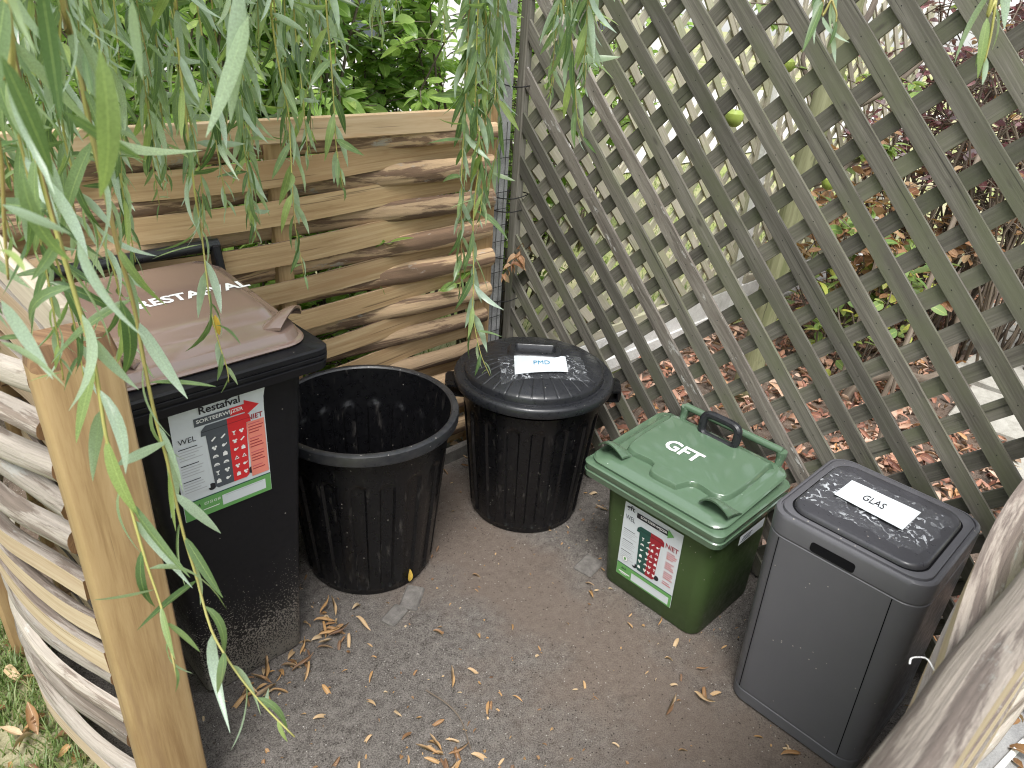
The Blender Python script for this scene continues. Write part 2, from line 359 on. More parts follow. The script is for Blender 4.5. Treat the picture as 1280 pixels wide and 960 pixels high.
M['wleaf']=leafmat('willow_leaf',[(.0,(.08,.14,.055)),(.4,(.135,.21,.09)),(.75,(.2,.285,.14)),(1.0,(.34,.43,.15))],(.42,.52,.44),.48,.32)
M['sleaf']=leafmat('shrub_leaf',[(.0,(.14,.26,.05)),(.5,(.26,.42,.09)),(.8,(.36,.52,.14)),(1.0,(.5,.6,.22))],(.4,.52,.3),.55,.28)
M['dry']=leafmat('dry_leaf',[(.0,(.12,.06,.03)),(.35,(.26,.14,.06)),(.65,(.4,.23,.09)),(1.0,(.5,.38,.24))],(.42,.3,.19),.12,.6)
M['litter']=leafmat('litter_leaf',[(.0,(.12,.045,.03)),(.3,(.3,.13,.085)),(.6,(.45,.25,.17)),(.85,(.55,.4,.31)),(1.0,(.5,.24,.08))],(.42,.3,.24),.1,.6)
M['rleaf']=leafmat('red_leaf',[(.0,(.09,.025,.03)),(.4,(.17,.045,.055)),(.7,(.26,.12,.12)),(1.0,(.3,.25,.27))],(.22,.12,.17),.3,.4)
M['oleaf']=leafmat('rusty_leaf',[(.0,(.2,.09,.045)),(.5,(.33,.18,.09)),(1.0,(.48,.34,.2))],(.4,.24,.14),.25,.6)
M['gleaf']=leafmat('pale_green_leaf',[(.0,(.14,.24,.07)),(.6,(.26,.36,.12)),(1.0,(.5,.5,.1))],(.3,.4,.25),.4,.4)
M['yleaf']=leafmat('yellow_leaf',[(.0,(.6,.38,.05)),(1.0,(.66,.45,.1))],(.6,.45,.15),.2,.5)
M['blade']=leafmat('grass_blade',[(.0,(.07,.14,.03)),(.5,(.14,.22,.06)),(.8,(.25,.3,.1)),(1.0,(.5,.43,.24))],(.15,.22,.07),.3,.5,False)
M['apple']=flat('green_apple_skin',(.27,.34,.07),.35)
M['glass']=flat('window_glass',(.05,.065,.08),.08,.7)
M['roof']=flat('dark_roof_tile',(.09,.07,.065),.8)
m_,nt_,b_=newmat('loose_grit'); nt_.links.new(ramp(nt_,nd(nt_,'NewGeometry').outputs['Random Per Island'],[(0,(.02,.016,.013)),(.35,(.07,.055,.045)),(.6,(.18,.155,.135)),(.9,(.36,.33,.3)),(1,(.6,.58,.55))]),b_.inputs['Base Color']); b_.inputs['Roughness'].default_value=.9; M['grain']=m_

# ---------------- ground ----------------
def fbm(x,y,s): return mnoise.fractal(Vector((x*s,y*s,3.1)),1.0,2.0,4)
def sheet(name,x0,x1,y0,y1,step,z,amp,mat,kind='structure',s=1.3,edge=None):
    nx=max(2,int((x1-x0)/step)+1); ny=max(2,int((y1-y0)/step)+1); vs=[];fs=[]
    for j in range(ny):
        for i in range(nx):
            x=x0+(x1-x0)*i/(nx-1); y=y0+(y1-y0)*j/(ny-1); zz=z+amp*fbm(x,y,s)+amp*.35*fbm(x+9,y,s*6)
            vs.append((x,y,zz))
    for j in range(ny-1):
        for i in range(nx-1): a=j*nx+i; fs.append((a,a+1,a+nx+1,a+nx))
    mb=MB(); mb.add(vs,fs); o=mb.build(name,mat,ang=180); o['kind']=kind; return o
mb=MB(); mb.add([(-60,-60,-.03),(60,-60,-.03),(60,60,-.03),(-60,60,-.03)],[(0,1,2,3)]); g=mb.build('ground',M['lawn']); g['kind']='structure'
floor_z=lambda x,y: .004*fbm(x,y,1.3)+.0014*fbm(x+9,y,7.8)
sheet('enclosure_floor',-2.6,.03,-3.0,.1,.025,0,.004,M['floor'])
sheet('garden_bed',.031,4.6,-3.2,.02,.04,-.006,.012,M['soil'])
sheet('lawn_soil',-5,-1.84,-1.6,4.5,.08,.006,.008,M['lawn'])
sheet('hedge_bed',-2.4,.03,.101,1.6,.08,-.004,.01,M['soil'])
mb=MB(); mb.add([(1,3.2,-.01),(16,3.2,-.01),(16,8.4,-.01),(1,8.4,-.01)],[(0,1,2,3)]); t=mb.build('terrace',M['terr']); t['kind']='structure'
rnd=random.Random(11)
mb=MB()   # loose grit on the floor
for _ in range(9500):
    x=rnd.uniform(-1.9,-.02);y=rnd.uniform(-2.1,.0); r=rnd.choice([.0009,.0012,.0015,.0015,.0022])*rnd.uniform(.7,1.4)
    if rnd.random()<.02: r*=2
    if abs(x+.66)<.3 and rnd.random()<.75: continue
    z=floor_z(x,y); a=rnd.random()*6; P=[(x+r*math.cos(a+k*2.1)*rnd.uniform(.7,1.3),y+r*math.sin(a+k*2.1)*rnd.uniform(.7,1.3),z-.0005) for k in range(3)]+[(x,y,z+r*.9)]
    mb.add(P,[(0,1,3),(1,2,3),(2,0,3)])
tag(mb.build('grit',M['grain'],smooth=False),'loose pale grit scattered over the trodden soil floor','grit',kind='stuff')
mb=MB(); mb.box((.03,-.98,.018),(.05,1.9,.08),0,None,.006)
tag(mb.build('concrete_kerb',M['kerb']),'low dirty concrete kerb at the foot of the dark lattice','kerb')

# ---------------- half-round slats ----------------
def slat_mesh(mb,path,wf,tf,sign,axis_n,na=7,cut=0,brk=1,end=2,nz=0):
    """path: list of Vector centres; half log: flat face on +sign*axis_n, bark bulges away; wf,tf width and thickness"""
    N=len(path); vs=[];fs=[];mi=[];uv=[]
    K=na+2; L=0; us=[]
    for i,p in enumerate(path):
        if i: L+=(p-path[i-1]).length
        us.append(L)
        t=(path[min(i+1,N-1)]-path[max(i-1,0)]).normalized(); up=Vector((0,0,1)); n=up.cross(t).normalized()
        if n.dot(axis_n)<0: n=-n
        up=(up-t*up.dot(t)).normalized()
        wd=wf(i/(N-1)); th=tf(i/(N-1))
        for k in range(K):   # 0..na+1 : flat edge to flat edge through the bulge
            a=-PI/2+PI*k/(K-1)
            bul=(max(0,math.cos(a))**.8)*th*(1+.1*mnoise.noise(Vector((L*7,k*.7,nz)))+.09*mnoise.noise(Vector((L*2.5,k*2.3,nz+5))))
            vs.append(p+up*(wd/2*math.sin(a))-n*sign*(bul-th*.4))
    for i in range(N-1):
        for k in range(K-1):
            q=(i*K+k,i*K+k+1,(i+1)*K+k+1,(i+1)*K+k); fs.append(q); mi.append(brk)
            s=.009; uv.append([(us[i],k*s),(us[i],(k+1)*s),(us[i+1],(k+1)*s),(us[i+1],k*s)])
        fs.append((i*K,(i+1)*K,(i+1)*K+K-1,i*K+K-1)); mi.append(cut); uv.append([(us[i],0),(us[i+1],0),(us[i+1],.06),(us[i],.06)])
    fs.append(tuple(range(K))); fs.append(tuple((N-1)*K+k for k in range(K))); mi+=[end,end]
    c=[(.02*math.cos(k),.02*math.sin(k)) for k in range(K)]; uv+=[c,c]
    mb.add(vs,fs,mi,uv)
def slat(parent,P0,P1,n_off,axis_n,sign,w,t,mats,seed,wob=.006,N=22,name='slat',na=8):
    r=random.Random(seed); P0=Vector(P0);P1=Vector(P1); ph=r.random()*9; path=[]
    for i in range(N):
        u=i/(N-1); p=P0.lerp(P1,u)+axis_n*n_off(u)
        p.z+=wob*mnoise.noise(Vector((u*2.2+ph,ph*3,seed)))*1.4; p+=axis_n*(.004*mnoise.noise(Vector((u*3+ph,7,seed))))
        path.append(p)
    mb=MB(); wf=lambda u:w*(1+.16*mnoise.noise(Vector((u*2.5,ph,seed*.7)))); tf=lambda u:t*(1+.18*mnoise.noise(Vector((u*2.0+5,ph,seed))))
    slat_mesh(mb,path,wf,tf,sign,axis_n,nz=seed,na=na)
    return mb.build(name,mats,parent,ang=50)
# back fence, along X at Y about 0
bf=empty('wattle_fence',(-.95,0,0),'pale woven chestnut fence closing the back, left of the lattice','fence')
XN=Vector((0,-1,0)); wr=random.Random(3)
for k in range(24):
    z=1.334-.0575*k+wr.uniform(-.004,.004)
    if z<.02: break
    if k==0:
        mb=MB(); mb.box((-1.0,-.028,1.332),(1.56,.022,.066),0,Matrix.Rotation(R(.6),3,'Y'),.003); mb.build('top_rail',[M['rail']],bf); continue
    fl=(k%2==0); amp=.028
    off=(lambda u,s=(1 if fl else -1):s*amp*math.cos(PI*((-1.76+u*1.6)+.99)/.77)+.0)
    x1=-.225 if fl else -.165
    P0=(-1.76,0,z+wr.uniform(-.012,.012)); P1=(x1+wr.uniform(-.012,.01),0,z+wr.uniform(-.006,.006))
    # cut faces look into the enclosure on every other slat, bark on the rest
    slat(bf,P0,P1,off,XN,1 if fl else -1,.068+wr.uniform(-.005,.006),.028+wr.uniform(-.003,.005),[M['cut'],M['bark'],M['end']],100+k,.004,30)
for x,wd,zt in((-.185,.09,1.385),(-.985,.05,1.30),(-1.74,.06,1.33)):
    mb=MB(); mb.box((x,.004,zt/2-.02),(wd,.04,zt+.04),0,None,.006); mb.build('fence_post',[M['post']],bf)
# left fence, along Y at X about -1.78, with the thick near post
lf=empty('wattle_fence',(-1.76,-.4,0),'short pale woven fence beside the brown lidded wheelie bin, ending at the thick post','fence')
LN=Vector((-1,0,0))
for k in range(27):
    z=1.17-.0445*k+wr.uniform(-.004,.004)
    if z<.02: break
    if k==0:
        mb=MB(); mb.box((-1.735,-.37,1.19),(.03,.72,.075),0,None,.004); mb.build('top_rail',[M['railw']],lf); continue
    o_=(k%2==1)
    off=(lambda u,s=(1 if o_ else -1):((.085 if s>0 else .03)*math.sin(PI*min(1,max(0,u)))*s+(.018 if s>0 else -.03)) )
    P0=(-1.782,.12,z+wr.uniform(-.012,.012)); P1=(-1.782,-.742+wr.uniform(-.004,.008),z+wr.uniform(-.01,.01))
    sg=(-1 if wr.random()<.6 else 1) if o_ else 1
    slat(lf,P0,P1,off,LN,sg,.047+wr.uniform(-.011,.011),.025+wr.uniform(-.007,.007),[M['cutw'],M['barkw'],M['end']],300+k,.032,36)
mb=MB()
zt=1.205
rings=[]
for z in(-.05,.3,.6,.9,1.165,zt):
    ins=.008 if z==zt else 0
    rings.append([p+Vector((.004*mnoise.noise(Vector((z*2,p.x*9,1))),0,0)) for p in rrect(-1.812+ins,-1.69-ins,-.825+ins,-.748-ins*.5,.016,z,2)])
mb.loft(rings)
# UV for the post: along z
UVP=[]
for f in mb.f: UVP.append([(mb.v[i][2],mb.v[i][0]+mb.v[i][1]*.6) for i in f])
mb.uv=UVP; mb.m=[1 if min(mb.v[i][2] for i in f)>1.1 else 0 for f in mb.f]
mb.build('fence_post',[M['post'],M['posttop']],lf)
mb=MB(); mb.box((-1.885,-.045,.28),(.055,.05,.62),0,None,.008); mb.build('stake',[M['post']],lf)
# near fence on the right, along X at Y about -1.96
nf=empty('wattle_fence',(-.8,-1.955,0),'blurred woven fence closest to the camera, brushing past the anthracite glass bin','fence')
for k in range(20):
    z=1.185-.062*k
    if z<.02: break
    inner=(k%2==1)
    off=(lambda u,s=(1 if inner else -1):(.055*math.cos(PI*((-1.72+u*1.68)+.92)/1.0) if s>0 else -.005-.012*math.cos(PI*((-1.72+u*1.68)+.92)/.72)))
    P0=(-1.72,-1.957,z+wr.uniform(-.006,.006)); P1=(-.05,-1.957,z+wr.uniform(-.01,.01))
    slat(nf,P0,P1,off,Vector((0,1,0)),1 if inner else -1,.064+.006*wr.uniform(-1,1),.046 if k==0 else .04,[M['cutw'],M['barkf'] if k<3 else M['barkw'],M['end']],500+k,.016,60,na=15 if k<3 else 8)
for x in(-1.64,-.92,-.1):
    mb=MB(); mb.box((x,-1.957,.53),(.05,.032,1.1),0,None,.006); mb.build('fence_post',[M['post']],nf)

# ---------------- lattice ----------------
def lattice(root,o,es,en,s0,s1,z0,z1,a0,p,w,t,mats,seed,lich=0):
    """diagonal slats on the plane o + s*es + z; front layer leans one way, rear layer the other"""
    r=random.Random(seed); o=Vector(o); es=Vector(es); en=Vector(en); UP=Vector((0,0,1)); cnt=0
    for layer in(0,1):
        # layer 0: s+z=a ; layer 1: z-s=b
        lo,hi=(s0+z0,s1+z1) if layer==0 else (z0-s1,z1-s0)
        base=a0[layer]; i=math.ceil((lo+.03-base)/p)
        while base+i*p<hi-.03:
            c=base+i*p; i+=1
            if layer==0: sa=max(s0,c-z1); sb=min(s1,c-z0); A=(sa,c-sa); B=(sb,c-sb)
            else: sa=max(s0,z0-c); sb=min(s1,z1-c); A=(sa,c+sa); B=(sb,c+sb)
            if sb-sa<.03: continue
            pa=o+es*A[0]+UP*A[1]; pb=o+es*B[0]+UP*B[1]; L=(pb-pa).length; d=(pb-pa)/L; side=en.cross(d)
            off=en*((t*.5+.0005) if layer==0 else -(t*.5+.0005))
            n=max(2,int(L/.12)); N=n+1; mb=MB(); vs=[];fs=[];uv=[]
            for k in range(N):
                u=k/n; q=pa.lerp(pb,u)+off; wj=w/2*(1+.05*mnoise.noise(Vector((u*L*5,c*7,seed)))); dj=side*(.0025*mnoise.noise(Vector((u*L*3,c*3+9,seed)))); 
                e=.0015
                for sx,sn in((-1,-1),(1,-1),(1,1),(-1,1)): vs.append(q+dj+side*sx*(wj)+en*sn*t/2)
            for k in range(n):
                for h in range(4):
                    h2=(h+1)%4; fs.append((k*4+h,(k+1)*4+h,(k+1)*4+h2,k*4+h2)); u0=L*k/n;u1=L*(k+1)/n; v0=h*.05;v1=v0+(w if h%2==0 else t); uv.append([(u0,v0),(u1,v0),(u1,v1),(u0,v1)])
            fs+=[(0,1,2,3),(n*4+3,n*4+2,n*4+1,n*4)]; uv+=[[(0,0),(w,0),(w,t),(0,t)]]*2
            mb.add(vs,fs,0,uv); cnt+=1
            li=lich and layer==0 and (i-1) in lich
            mb.build('slat',[mats[1] if li else mats[0]],root,smooth=False)
lt=empty('lattice_fence',(0,-.9,0),'dark weathered wooden lattice fence of crossed diagonal slats behind the bins','fence')
YP=-1.03915
# s = YP - Y  (s grows towards the camera)
lattice(lt,(0,YP,0),(0,-1,0),(-1,0,0),YP-.015,YP+1.84,.03,1.82,(.68981+.47046,1.08278+.47046),.150352,.046,.010,(M['lat'],M['latl']),1,(-3,-5))
for y,z,sy,sz in((-.0,.92,.036,1.84),(-1.855,.92,.036,1.84)):
    mb=MB(); mb.box((.0,y+.018 if y>-1 else y,z),(.034,sy,sz),0,None,.003); mb.build('frame_rail',[M['lat']],lt)
mb=MB(); mb.box((.0,-.93,1.84),(.04,1.86,.036),0,None,.003); mb.build('frame_rail',[M['lat']],lt)
mb=MB(); nr=random.Random(4)   # nail heads where slats cross
i0=.68981+.47046;b0=1.08278+.47046
for i in range(-12,13):
    for j in range(-12,13):
        a=i0+i*.150352; b=b0-j*.150352; s=(a-b)/2; z=(a+b)/2; y=YP-s
        if -1.83<y<-.02 and .05<z<1.8:
            y+=nr.uniform(-.006,.006); z+=nr.uniform(-.006,.006); r=.0017
            mb.add([(-.0108,y+r*math.cos(k*PI/3),z+r*math.sin(k*PI/3)) for k in range(6)],[tuple(range(6))])
o=mb.build('nail_head',[M['wire']],lt,smooth=False); o['kind']='stuff'
# concrete post in the corner with wire mesh
cp=empty('concrete_post',(-.093,.035,0),'grey concrete fence post in the corner between woven fence and lattice','post')
mb=MB(); mb.box((-.093,.038,.96),(.066,.07,1.92),0,None,.006); mb.build('shaft',[M['conc']],cp)
mb=MB()
for z in[.06+.062*k for k in range(20)]: mb.tube([(-.130,-.0012,z),(-.1,-.0035,z+.001),(-.056,-.0012,z)],.0013,4)
for x in(-.118,-.09,-.065): mb.tube([(x,-.0035,.02),(x+.001,-.0035,1.3)],.0013,4)
mb.build('wire_mesh',[M['wire']],cp)
for q,z in enumerate((.42,.62,.8,.98,1.03,1.42)):
    mb=MB(); P=[(-.133,-.006,z+.01),(-.095,-.007,z),(-.05,-.02,z-.004),(.02,-.022,z+.004),(.03,.02,z+.004),(.0,.05,z+.006),(-.06,.08,z+.01),(-.133,.08,z+.012),(-.135,.03,z+.012),(-.133,-.006,z+.01)]
    mb.tube(bez(P,36),.0022,5); mb.tube([(.0,-.022,z),(.012,-.035,z+.01),(.02,-.05,z+.012)],.002,4)
    tag(mb.build('wire_tie',[M['wire']]),'black wire tie round the corner post, '+('lowest of six','second from the bottom','third from the bottom','third from the top','second from the top','topmost of six')[q],'wire tie','wire ties on the corner post')
# ---------------- printed stickers ----------------
PM=['paper','ink','inkg','inkd','red','pink','pgreen','dgreen','dred','inkdr','white']; PIX={k:i for i,k in enumerate(PM)}
class Pr:
    """flat print on a sheet: coordinates u,v in 0..1"""
    def __init__(s,o,ex,ey,en,w,h): s.o=Vector(o);s.ex=Vector(ex);s.ey=Vector(ey);s.en=Vector(en);s.w=w;s.h=h;s.mb=MB();s.z=.0009
    def P(s,u,v,dz=0): return s.o+s.ex*(u*s.w)+s.ey*(v*s.h)+s.en*(s.z+dz)
    def poly(s,pts,c,dz=0): s.mb.add([s.P(u,v,dz) for u,v in pts],[tuple(range(len(pts)))],PIX[c])
    def rect(s,u0,v0,u1,v1,c,dz=0): s.poly([(u0,v0),(u1,v0),(u1,v1),(u0,v1)],c,dz)
    def text(s,t,u0,v0,u1,v1,c,dz=.0003,bold=.0):
        vs,fs=text_geo(t,bold); s.mb.add([s.P(u0+(u1-u0)*x,v0+(v1-v0)*y,dz) for x,y in vs],fs,PIX[c])
    def disc(s,u,v,r,c,dz=.0003,n=14,sq=1.0): s.poly([(u+r*math.cos(2*PI*k/n),v+r*sq*s.w/s.h*math.sin(2*PI*k/n)) for k in range(n)],c,dz)
def icon(pr,u,v,k,sz=.045,c='white'):
    a=pr.w/pr.h; S=lambda pts:[(u+x*sz,v+y*sz*a) for x,y in pts]; d=.0006
    if k==0: pr.poly(S([(-.7,.6),(.7,.6),(.15,0),(.15,-.6),(.5,-.8),(-.5,-.8),(-.15,-.6),(-.15,0)]),c,d)      # goblet
    elif k==1: pr.poly(S([(-.5,.7),(-.9,.35),(-.6,.1),(-.45,.3),(-.45,-.7),(.45,-.7),(.45,.3),(.6,.1),(.9,.35),(.5,.7),(.15,.5),(-.15,.5)]),c,d) # shirt
    elif k==2: pr.disc(u-.2*sz,v,sz*.5,c,d); pr.poly(S([(.1,.1),(.9,.6),(.8,.2),(.2,-.3)]),c,d)
    elif k==3: pr.poly(S([(-.9,-.4),(-.7,.2),(-.3,.5),(.3,.5),(.7,.2),(.9,-.4)]),c,d); pr.rect(u-.5*sz,v-.2*sz*a,u+.5*sz,v-.05*sz*a,'inkd' if c=='white' else 'paper',d+.0003)
    elif k==4: pr.poly(S([(-.8,-.2),(.5,.8),(.8,.5),(-.4,-.6)]),c,d)
    elif k==5: pr.poly(S([(-.7,-.7),(.7,-.7),(.6,.5),(.25,.5),(.2,.8),(-.2,.8),(-.25,.5),(-.6,.5)]),c,d)
    elif k==6: pr.poly(S([(0,.8),(.8,-.6),(-.8,-.6)]),c,d); pr.poly([(x*.55+u*.45,y*.55+v*.45) for x,y in S([(0,.6),(.8,-.6),(-.8,-.6)])],'dred' if c=='white' else c,d+.0003)
    elif k==7: pr.disc(u-.4*sz,v+.2*sz*a,sz*.4,c,d); pr.disc(u+.4*sz,v+.3*sz*a,sz*.35,c,d); pr.disc(u,v-.4*sz*a,sz*.4,c,d)
def sticker(bin_,o,ex,ey,en,w,h,kind):
    pr=Pr(o,ex,ey,en,w,h); pr.z=.0
    sh=MB(); r=random.Random(2)
    # the sheet: a thin sheet with one lifted corner
    nx,ny=8,10; vs=[];fs=[]
    for j in range(ny+1):
        for i in range(nx+1):
            u=i/nx;v=j/ny; lift=.0006+.0004*mnoise.noise(Vector((u*4,v*4,7)))
            if kind=='rest': lift+=.014*sstep(1.86,2.0,u+v)
            vs.append(pr.o+pr.ex*u*w+pr.ey*v*h+pr.en*lift)
    for j in range(ny):
        for i in range(nx): q=j*(nx+1)+i; fs.append((q,q+1,q+nx+2,q+nx+1))
    sh.add(vs,fs); st=sh.build('sticker',[M['paper']],bin_)
    pr.z=.0016; p=pr
    rest=kind=='rest'
    lc,rc=('inkd','red') if rest else ('dgreen','dred')
    p.rect(.005,.0,.995,.165,'pgreen'); p.rect(.005,.165,.995,.175,'dgreen')
    if rest: p.rect(.42,.035,.93,.13,'paper',.0003); p.rect(.45,.118,.9,.122,'inkg',.0006)
    else: p.rect(.28,.02,.95,.12,'paper',.0003); p.rect(.3,.105,.9,.109,'inkg',.0006)
    # block of small print left and right
    p.rect(.02,.24,.31,.67,'inkg' if False else 'paper',.0002)
    for k in range(17):
        v=.655-.0245*k
        if k%6==5: continue
        p.rect(.04,v,.04+(.25 if k%3 else .2)*r.uniform(.8,1),v+.0075,'ink' if k%6==0 else 'inkg',.0005)
    if rest: p.rect(.785,.2,.985,.71,'pink',.0002)
    for k in range(17):
        v=.685-.0265*k
        if k%5==4: continue
        p.rect(.8,v,.8+(.17 if k%3 else .13)*r.uniform(.8,1),v+.008,'inkdr' if k%5==0 else ('dred' if rest else 'red'),.0005)
    # heading, banner and arrow
    if rest:
        p.text('Restafval',.3,.905,.74,.968,'ink',.0004,.02)
        p.rect(.235,.81,.78,.88,'inkd'); p.poly([(.78,.775),(.78,.915),(.945,.845)],'red',.0003); p.rect(.62,.81,.8,.88,'red',.0002)
        p.text('SORTEERWIJZER',.26,.826,.765,.866,'white',.0005,.015)
        p.text('WEL',.05,.70,.235,.745,'ink',.0004); p.text('NIET',.8,.725,.975,.77,'dred',.0004,.015)
        x0,xm,x1=.335,.575,.785
    else:
        p.text('gft',.04,.905,.185,.985,'ink',.0004,.02)
        p.rect(.225,.88,.76,.945,'ink'); p.poly([(.76,.855),(.76,.97),(.865,.912)],'pgreen',.0003)
        p.text('SORTEERWIJZER',.29,.893,.75,.932,'white',.0005,.015)
        p.text('WEL',.04,.79,.21,.85,'inkd',.0004); p.text('NIET',.76,.73,.97,.79,'dred',.0004,.015)
        x0,xm,x1=.31,.5,.69
    # pictured wheelie bin, half and half
    yb,yt=.215,.745
    p.poly([(x0+.03,yb+.02),(x0+.06,yb),(xm,yb),(xm,yt),(x0,yt)],lc,.0003); p.poly([(xm,yb),(x1-.06,yb),(x1-.03,yb+.02),(x1,yt),(xm,yt)],rc,.0003)
    p.poly([(x0-.05,yt-.03),(xm,yt-.03),(xm,yt+.055),(x0+.01,yt+.055),(x0-.04,yt+.02)],lc,.0005); p.poly([(xm,yt-.03),(x1+.05,yt-.03),(x1+.04,yt+.03),(x1-.0,yt+.055),(xm,yt+.055)],rc,.0005)
    p.rect(x0-.045,yt+.004,xm,yt+.009,'ink',.0007); p.rect(xm,yt+.004,x1+.045,yt+.009,'dred' if rest else 'ink',.0007)
    p.disc(x0-.005,yb+.03,.045,'ink',.0001); p.disc(x1+.005,yb+.05,.045,'ink',.0001)
    ks=[4,4,7,2,3,5,3,3,0,7,5,2] if rest else [0,4,3,3,2,7,5,2,7,3,5,7]
    for k in range(12):
        row,cc=divmod(k,2); v=yt-.085-row*.077
        icon(p,x0+.075+cc*.105,v,ks[k],.037); icon(p,xm+.06+cc*.085,v,[0,7,1,4,2,5,6,6,7,2,5,7][(k+(0 if rest else 3))%12],.034)
    if rest:
        p.text('037 03 43 60',.22,.1,.4,.125,'white',.0004); p.text('www',.1,.05,.16,.07,'white',.0004); p.rect(.2,.055,.38,.062,'white',.0004)
    else:
        p.disc(.13,.26,.055,'inkg',.0004); p.disc(.13,.26,.045,'white',.0006); p.disc(.13,.26,.02,'pgreen',.0008,14,1.5)
        p.rect(.05,.05,.25,.065,'white',.0004); p.rect(.08,.035,.2,.042,'white',.0004)
    # little wave mark in the green band
    for k in range(3): p.poly([(.09+.03*k,.105),(.105+.03*k,.135),(.12+.03*k,.105),(.112+.03*k,.1),(.105+.03*k,.117),(.097+.03*k,.1)],'ink',.0005)
    p.mb.build('print',[M[k] for k in PM],st,smooth=False)
    return st


def tongue(c,d,wid,length,rise,th,mat,parent,name,base):
    """lifting tab: a plate that rises towards d and curls down at its sides"""
    c=Vector(c); d=Vector(d).normalized(); tv=Vector((-d.y,d.x,0)); n=9;mN=10; top=[];fs=[]
    for i in range(n):
        t=i/(n-1)
        for j in range(mN+1):
            q=2*j/mN-1; fwd=-length*.45+length*t-(.16*length*q*q*t)
            h=rise*math.sin(t*PI/2*.95)*(1-.62*q*q)-.004
            top.append(c+d*fwd+tv*(q*wid/2*(1-.1*t))+Vector((0,0,h+base(c.x+d.x*fwd,c.y))))
    for i in range(n-1):
        for j in range(mN): q=i*(mN+1)+j; fs.append((q,q+1,q+mN+2,q+mN+1))
    mb=MB(); mb.add(top,fs); k=len(mb.v); mb.add([p-Vector((0,0,th))-d*th*.3 for p in top],[f[::-1] for f in fs])
    bd=[j for j in range(mN+1)]+[i*(mN+1)+mN for i in range(1,n)]+[(n-1)*(mN+1)+j for j in range(mN-1,-1,-1)]+[i*(mN+1) for i in range(n-2,0,-1)]
    for i in range(len(bd)): a_,b_=bd[i],bd[(i+1)%len(bd)]; mb.f.append((a_,b_,k+b_,k+a_)); mb.m.append(0); mb.uv.append([(0,0)]*4)
    return mb.build(name,[mat],parent,ang=50)

# ---------------- round black bins ----------------
NF=18
def flute(t,r,z,zb=.045,zt=.43):
    a=(t*NF/(2*PI))%1.0; W=2*PI*r/NF; rw=.3*W; dx=(a-.5)*W; dz=max(0,z-zt,zb-z); d=math.hypot(dx,dz)
    return -.0085*(1-sstep(rw-.006,rw,d))
def round_body(mb,c,r0,rt,H,n=252):
    zs=[0,.004,.02,.028]+[.036+.012*i for i in range(4)]+[.1,.16,.22,.28,.34,.39]+[.405+.009*i for i in range(8)]+[.49,H-.045]
    prof=[(0.0,.004),(r0-.02,.004),(r0-.014,.0)]+[(r0+(rt-r0)*z/H-(.006 if z<.024 else 0),z) for z in zs[1:]]
    lathe(mb,prof,c,n,0,lambda t,r,z:flute(t,r,z) if r>.1 else 0)
    return prof
def inner_body(mb,c,r0,rt,H,n=252):
    zs=[.012,.036,.045,.055,.07,.1,.16,.22,.28,.34,.39]+[.405+.009*i for i in range(8)]+[.49,H-.02,H]
    prof=[(0.0,.012)]+[(r0+(rt-r0)*z/H-.004,z) for z in zs]
    b=len(mb.f); lathe(mb,prof,c,n,0,lambda t,r,z:flute(t,r,z) if r>.1 else 0)
    mb.f[b:]=[f[::-1] for f in mb.f[b:]]
OB=(-.925,-.318,0)
ob=empty('open_bin',OB,'open round black bin without a lid, between wheelie bin and lidded round bin','bin')
mb=MB(); round_body(mb,(OB[0],OB[1],0),.203,.262,.575); inner_body(mb,(OB[0],OB[1],0),.2,.262,.572); mb.build('body',[M['blk']],ob,ang=40)
mb=MB(); lathe(mb,[(.2585,.562),(.2595,.572),(.264,.5765),(.276,.577),(.2815,.5735),(.2835,.567),(.283,.545),(.281,.5425),(.2775,.5425),(.276,.548),(.262,.553)],(OB[0],OB[1],0),128); mb.build('rim',[M['blkrim']],ob)
PB=(-.315,-.437,0)
pb=empty('lidded_bin',PB,'round black bin with ribbed domed lid and a taped PMD label','bin')
mb=MB(); round_body(mb,(PB[0],PB[1],0),.2,.25,.545); mb.build('body',[M['blk']],pb,ang=40)
LID=[(.262,.520),(.274,.522),(.2765,.53),(.2765,.545),(.273,.553),(.266,.5565),(.252,.556),(.246,.553),(.242,.5545),(.2395,.572),(.236,.5775),(.225,.583),(.205,.591),(.18,.599),(.15,.6065),(.12,.612),(.09,.6165),(.075,.618),(.06,.619),(0.0,.62)]
def dome_z(r):
    for (a,za),(b,zb) in zip(LID[9:],LID[10:]):
        if b<=r<=a: return zb+(za-zb)*(r-b)/(a-b)
    return .62
def groove(t,r,z):
    if r<.09 or r>.238 or z<.565: return 0
    a=(t*34/(2*PI))%1.0; d=min(a,1-a)*2*PI*r/34
    return -.0016*(1-sstep(.0005,.0026,d))
lid=MB(); lathe(lid,LID,(PB[0],PB[1],0),34*15,0,None,groove); lo=lid.build('lid',[M['blklid']],pb,ang=50)
ea=Vector((.723,-.69,0)); eb=Vector((.69,.723,0))   # lid handle lies across the view
hb=Vector((PB[0],PB[1],0))+eb*.018
def hr(hx,hy,r,z,n=5): 
    return [hb+ea*p.x+eb*p.y+Vector((0,0,z)) for p in rrect(-hx,hx,-hy,hy,r,0,n)]
mb=MB(); mb.loft([hr(.1,.064,.05,.612),hr(.09,.054,.04,.629),hr(.084,.048,.035,.633),hr(.071,.031,.012,.633),hr(.068,.028,.010,.63),hr(.062,.022,.008,.608)],0,False,True); mb.build('lid_handle',[M['blklid']],pb)
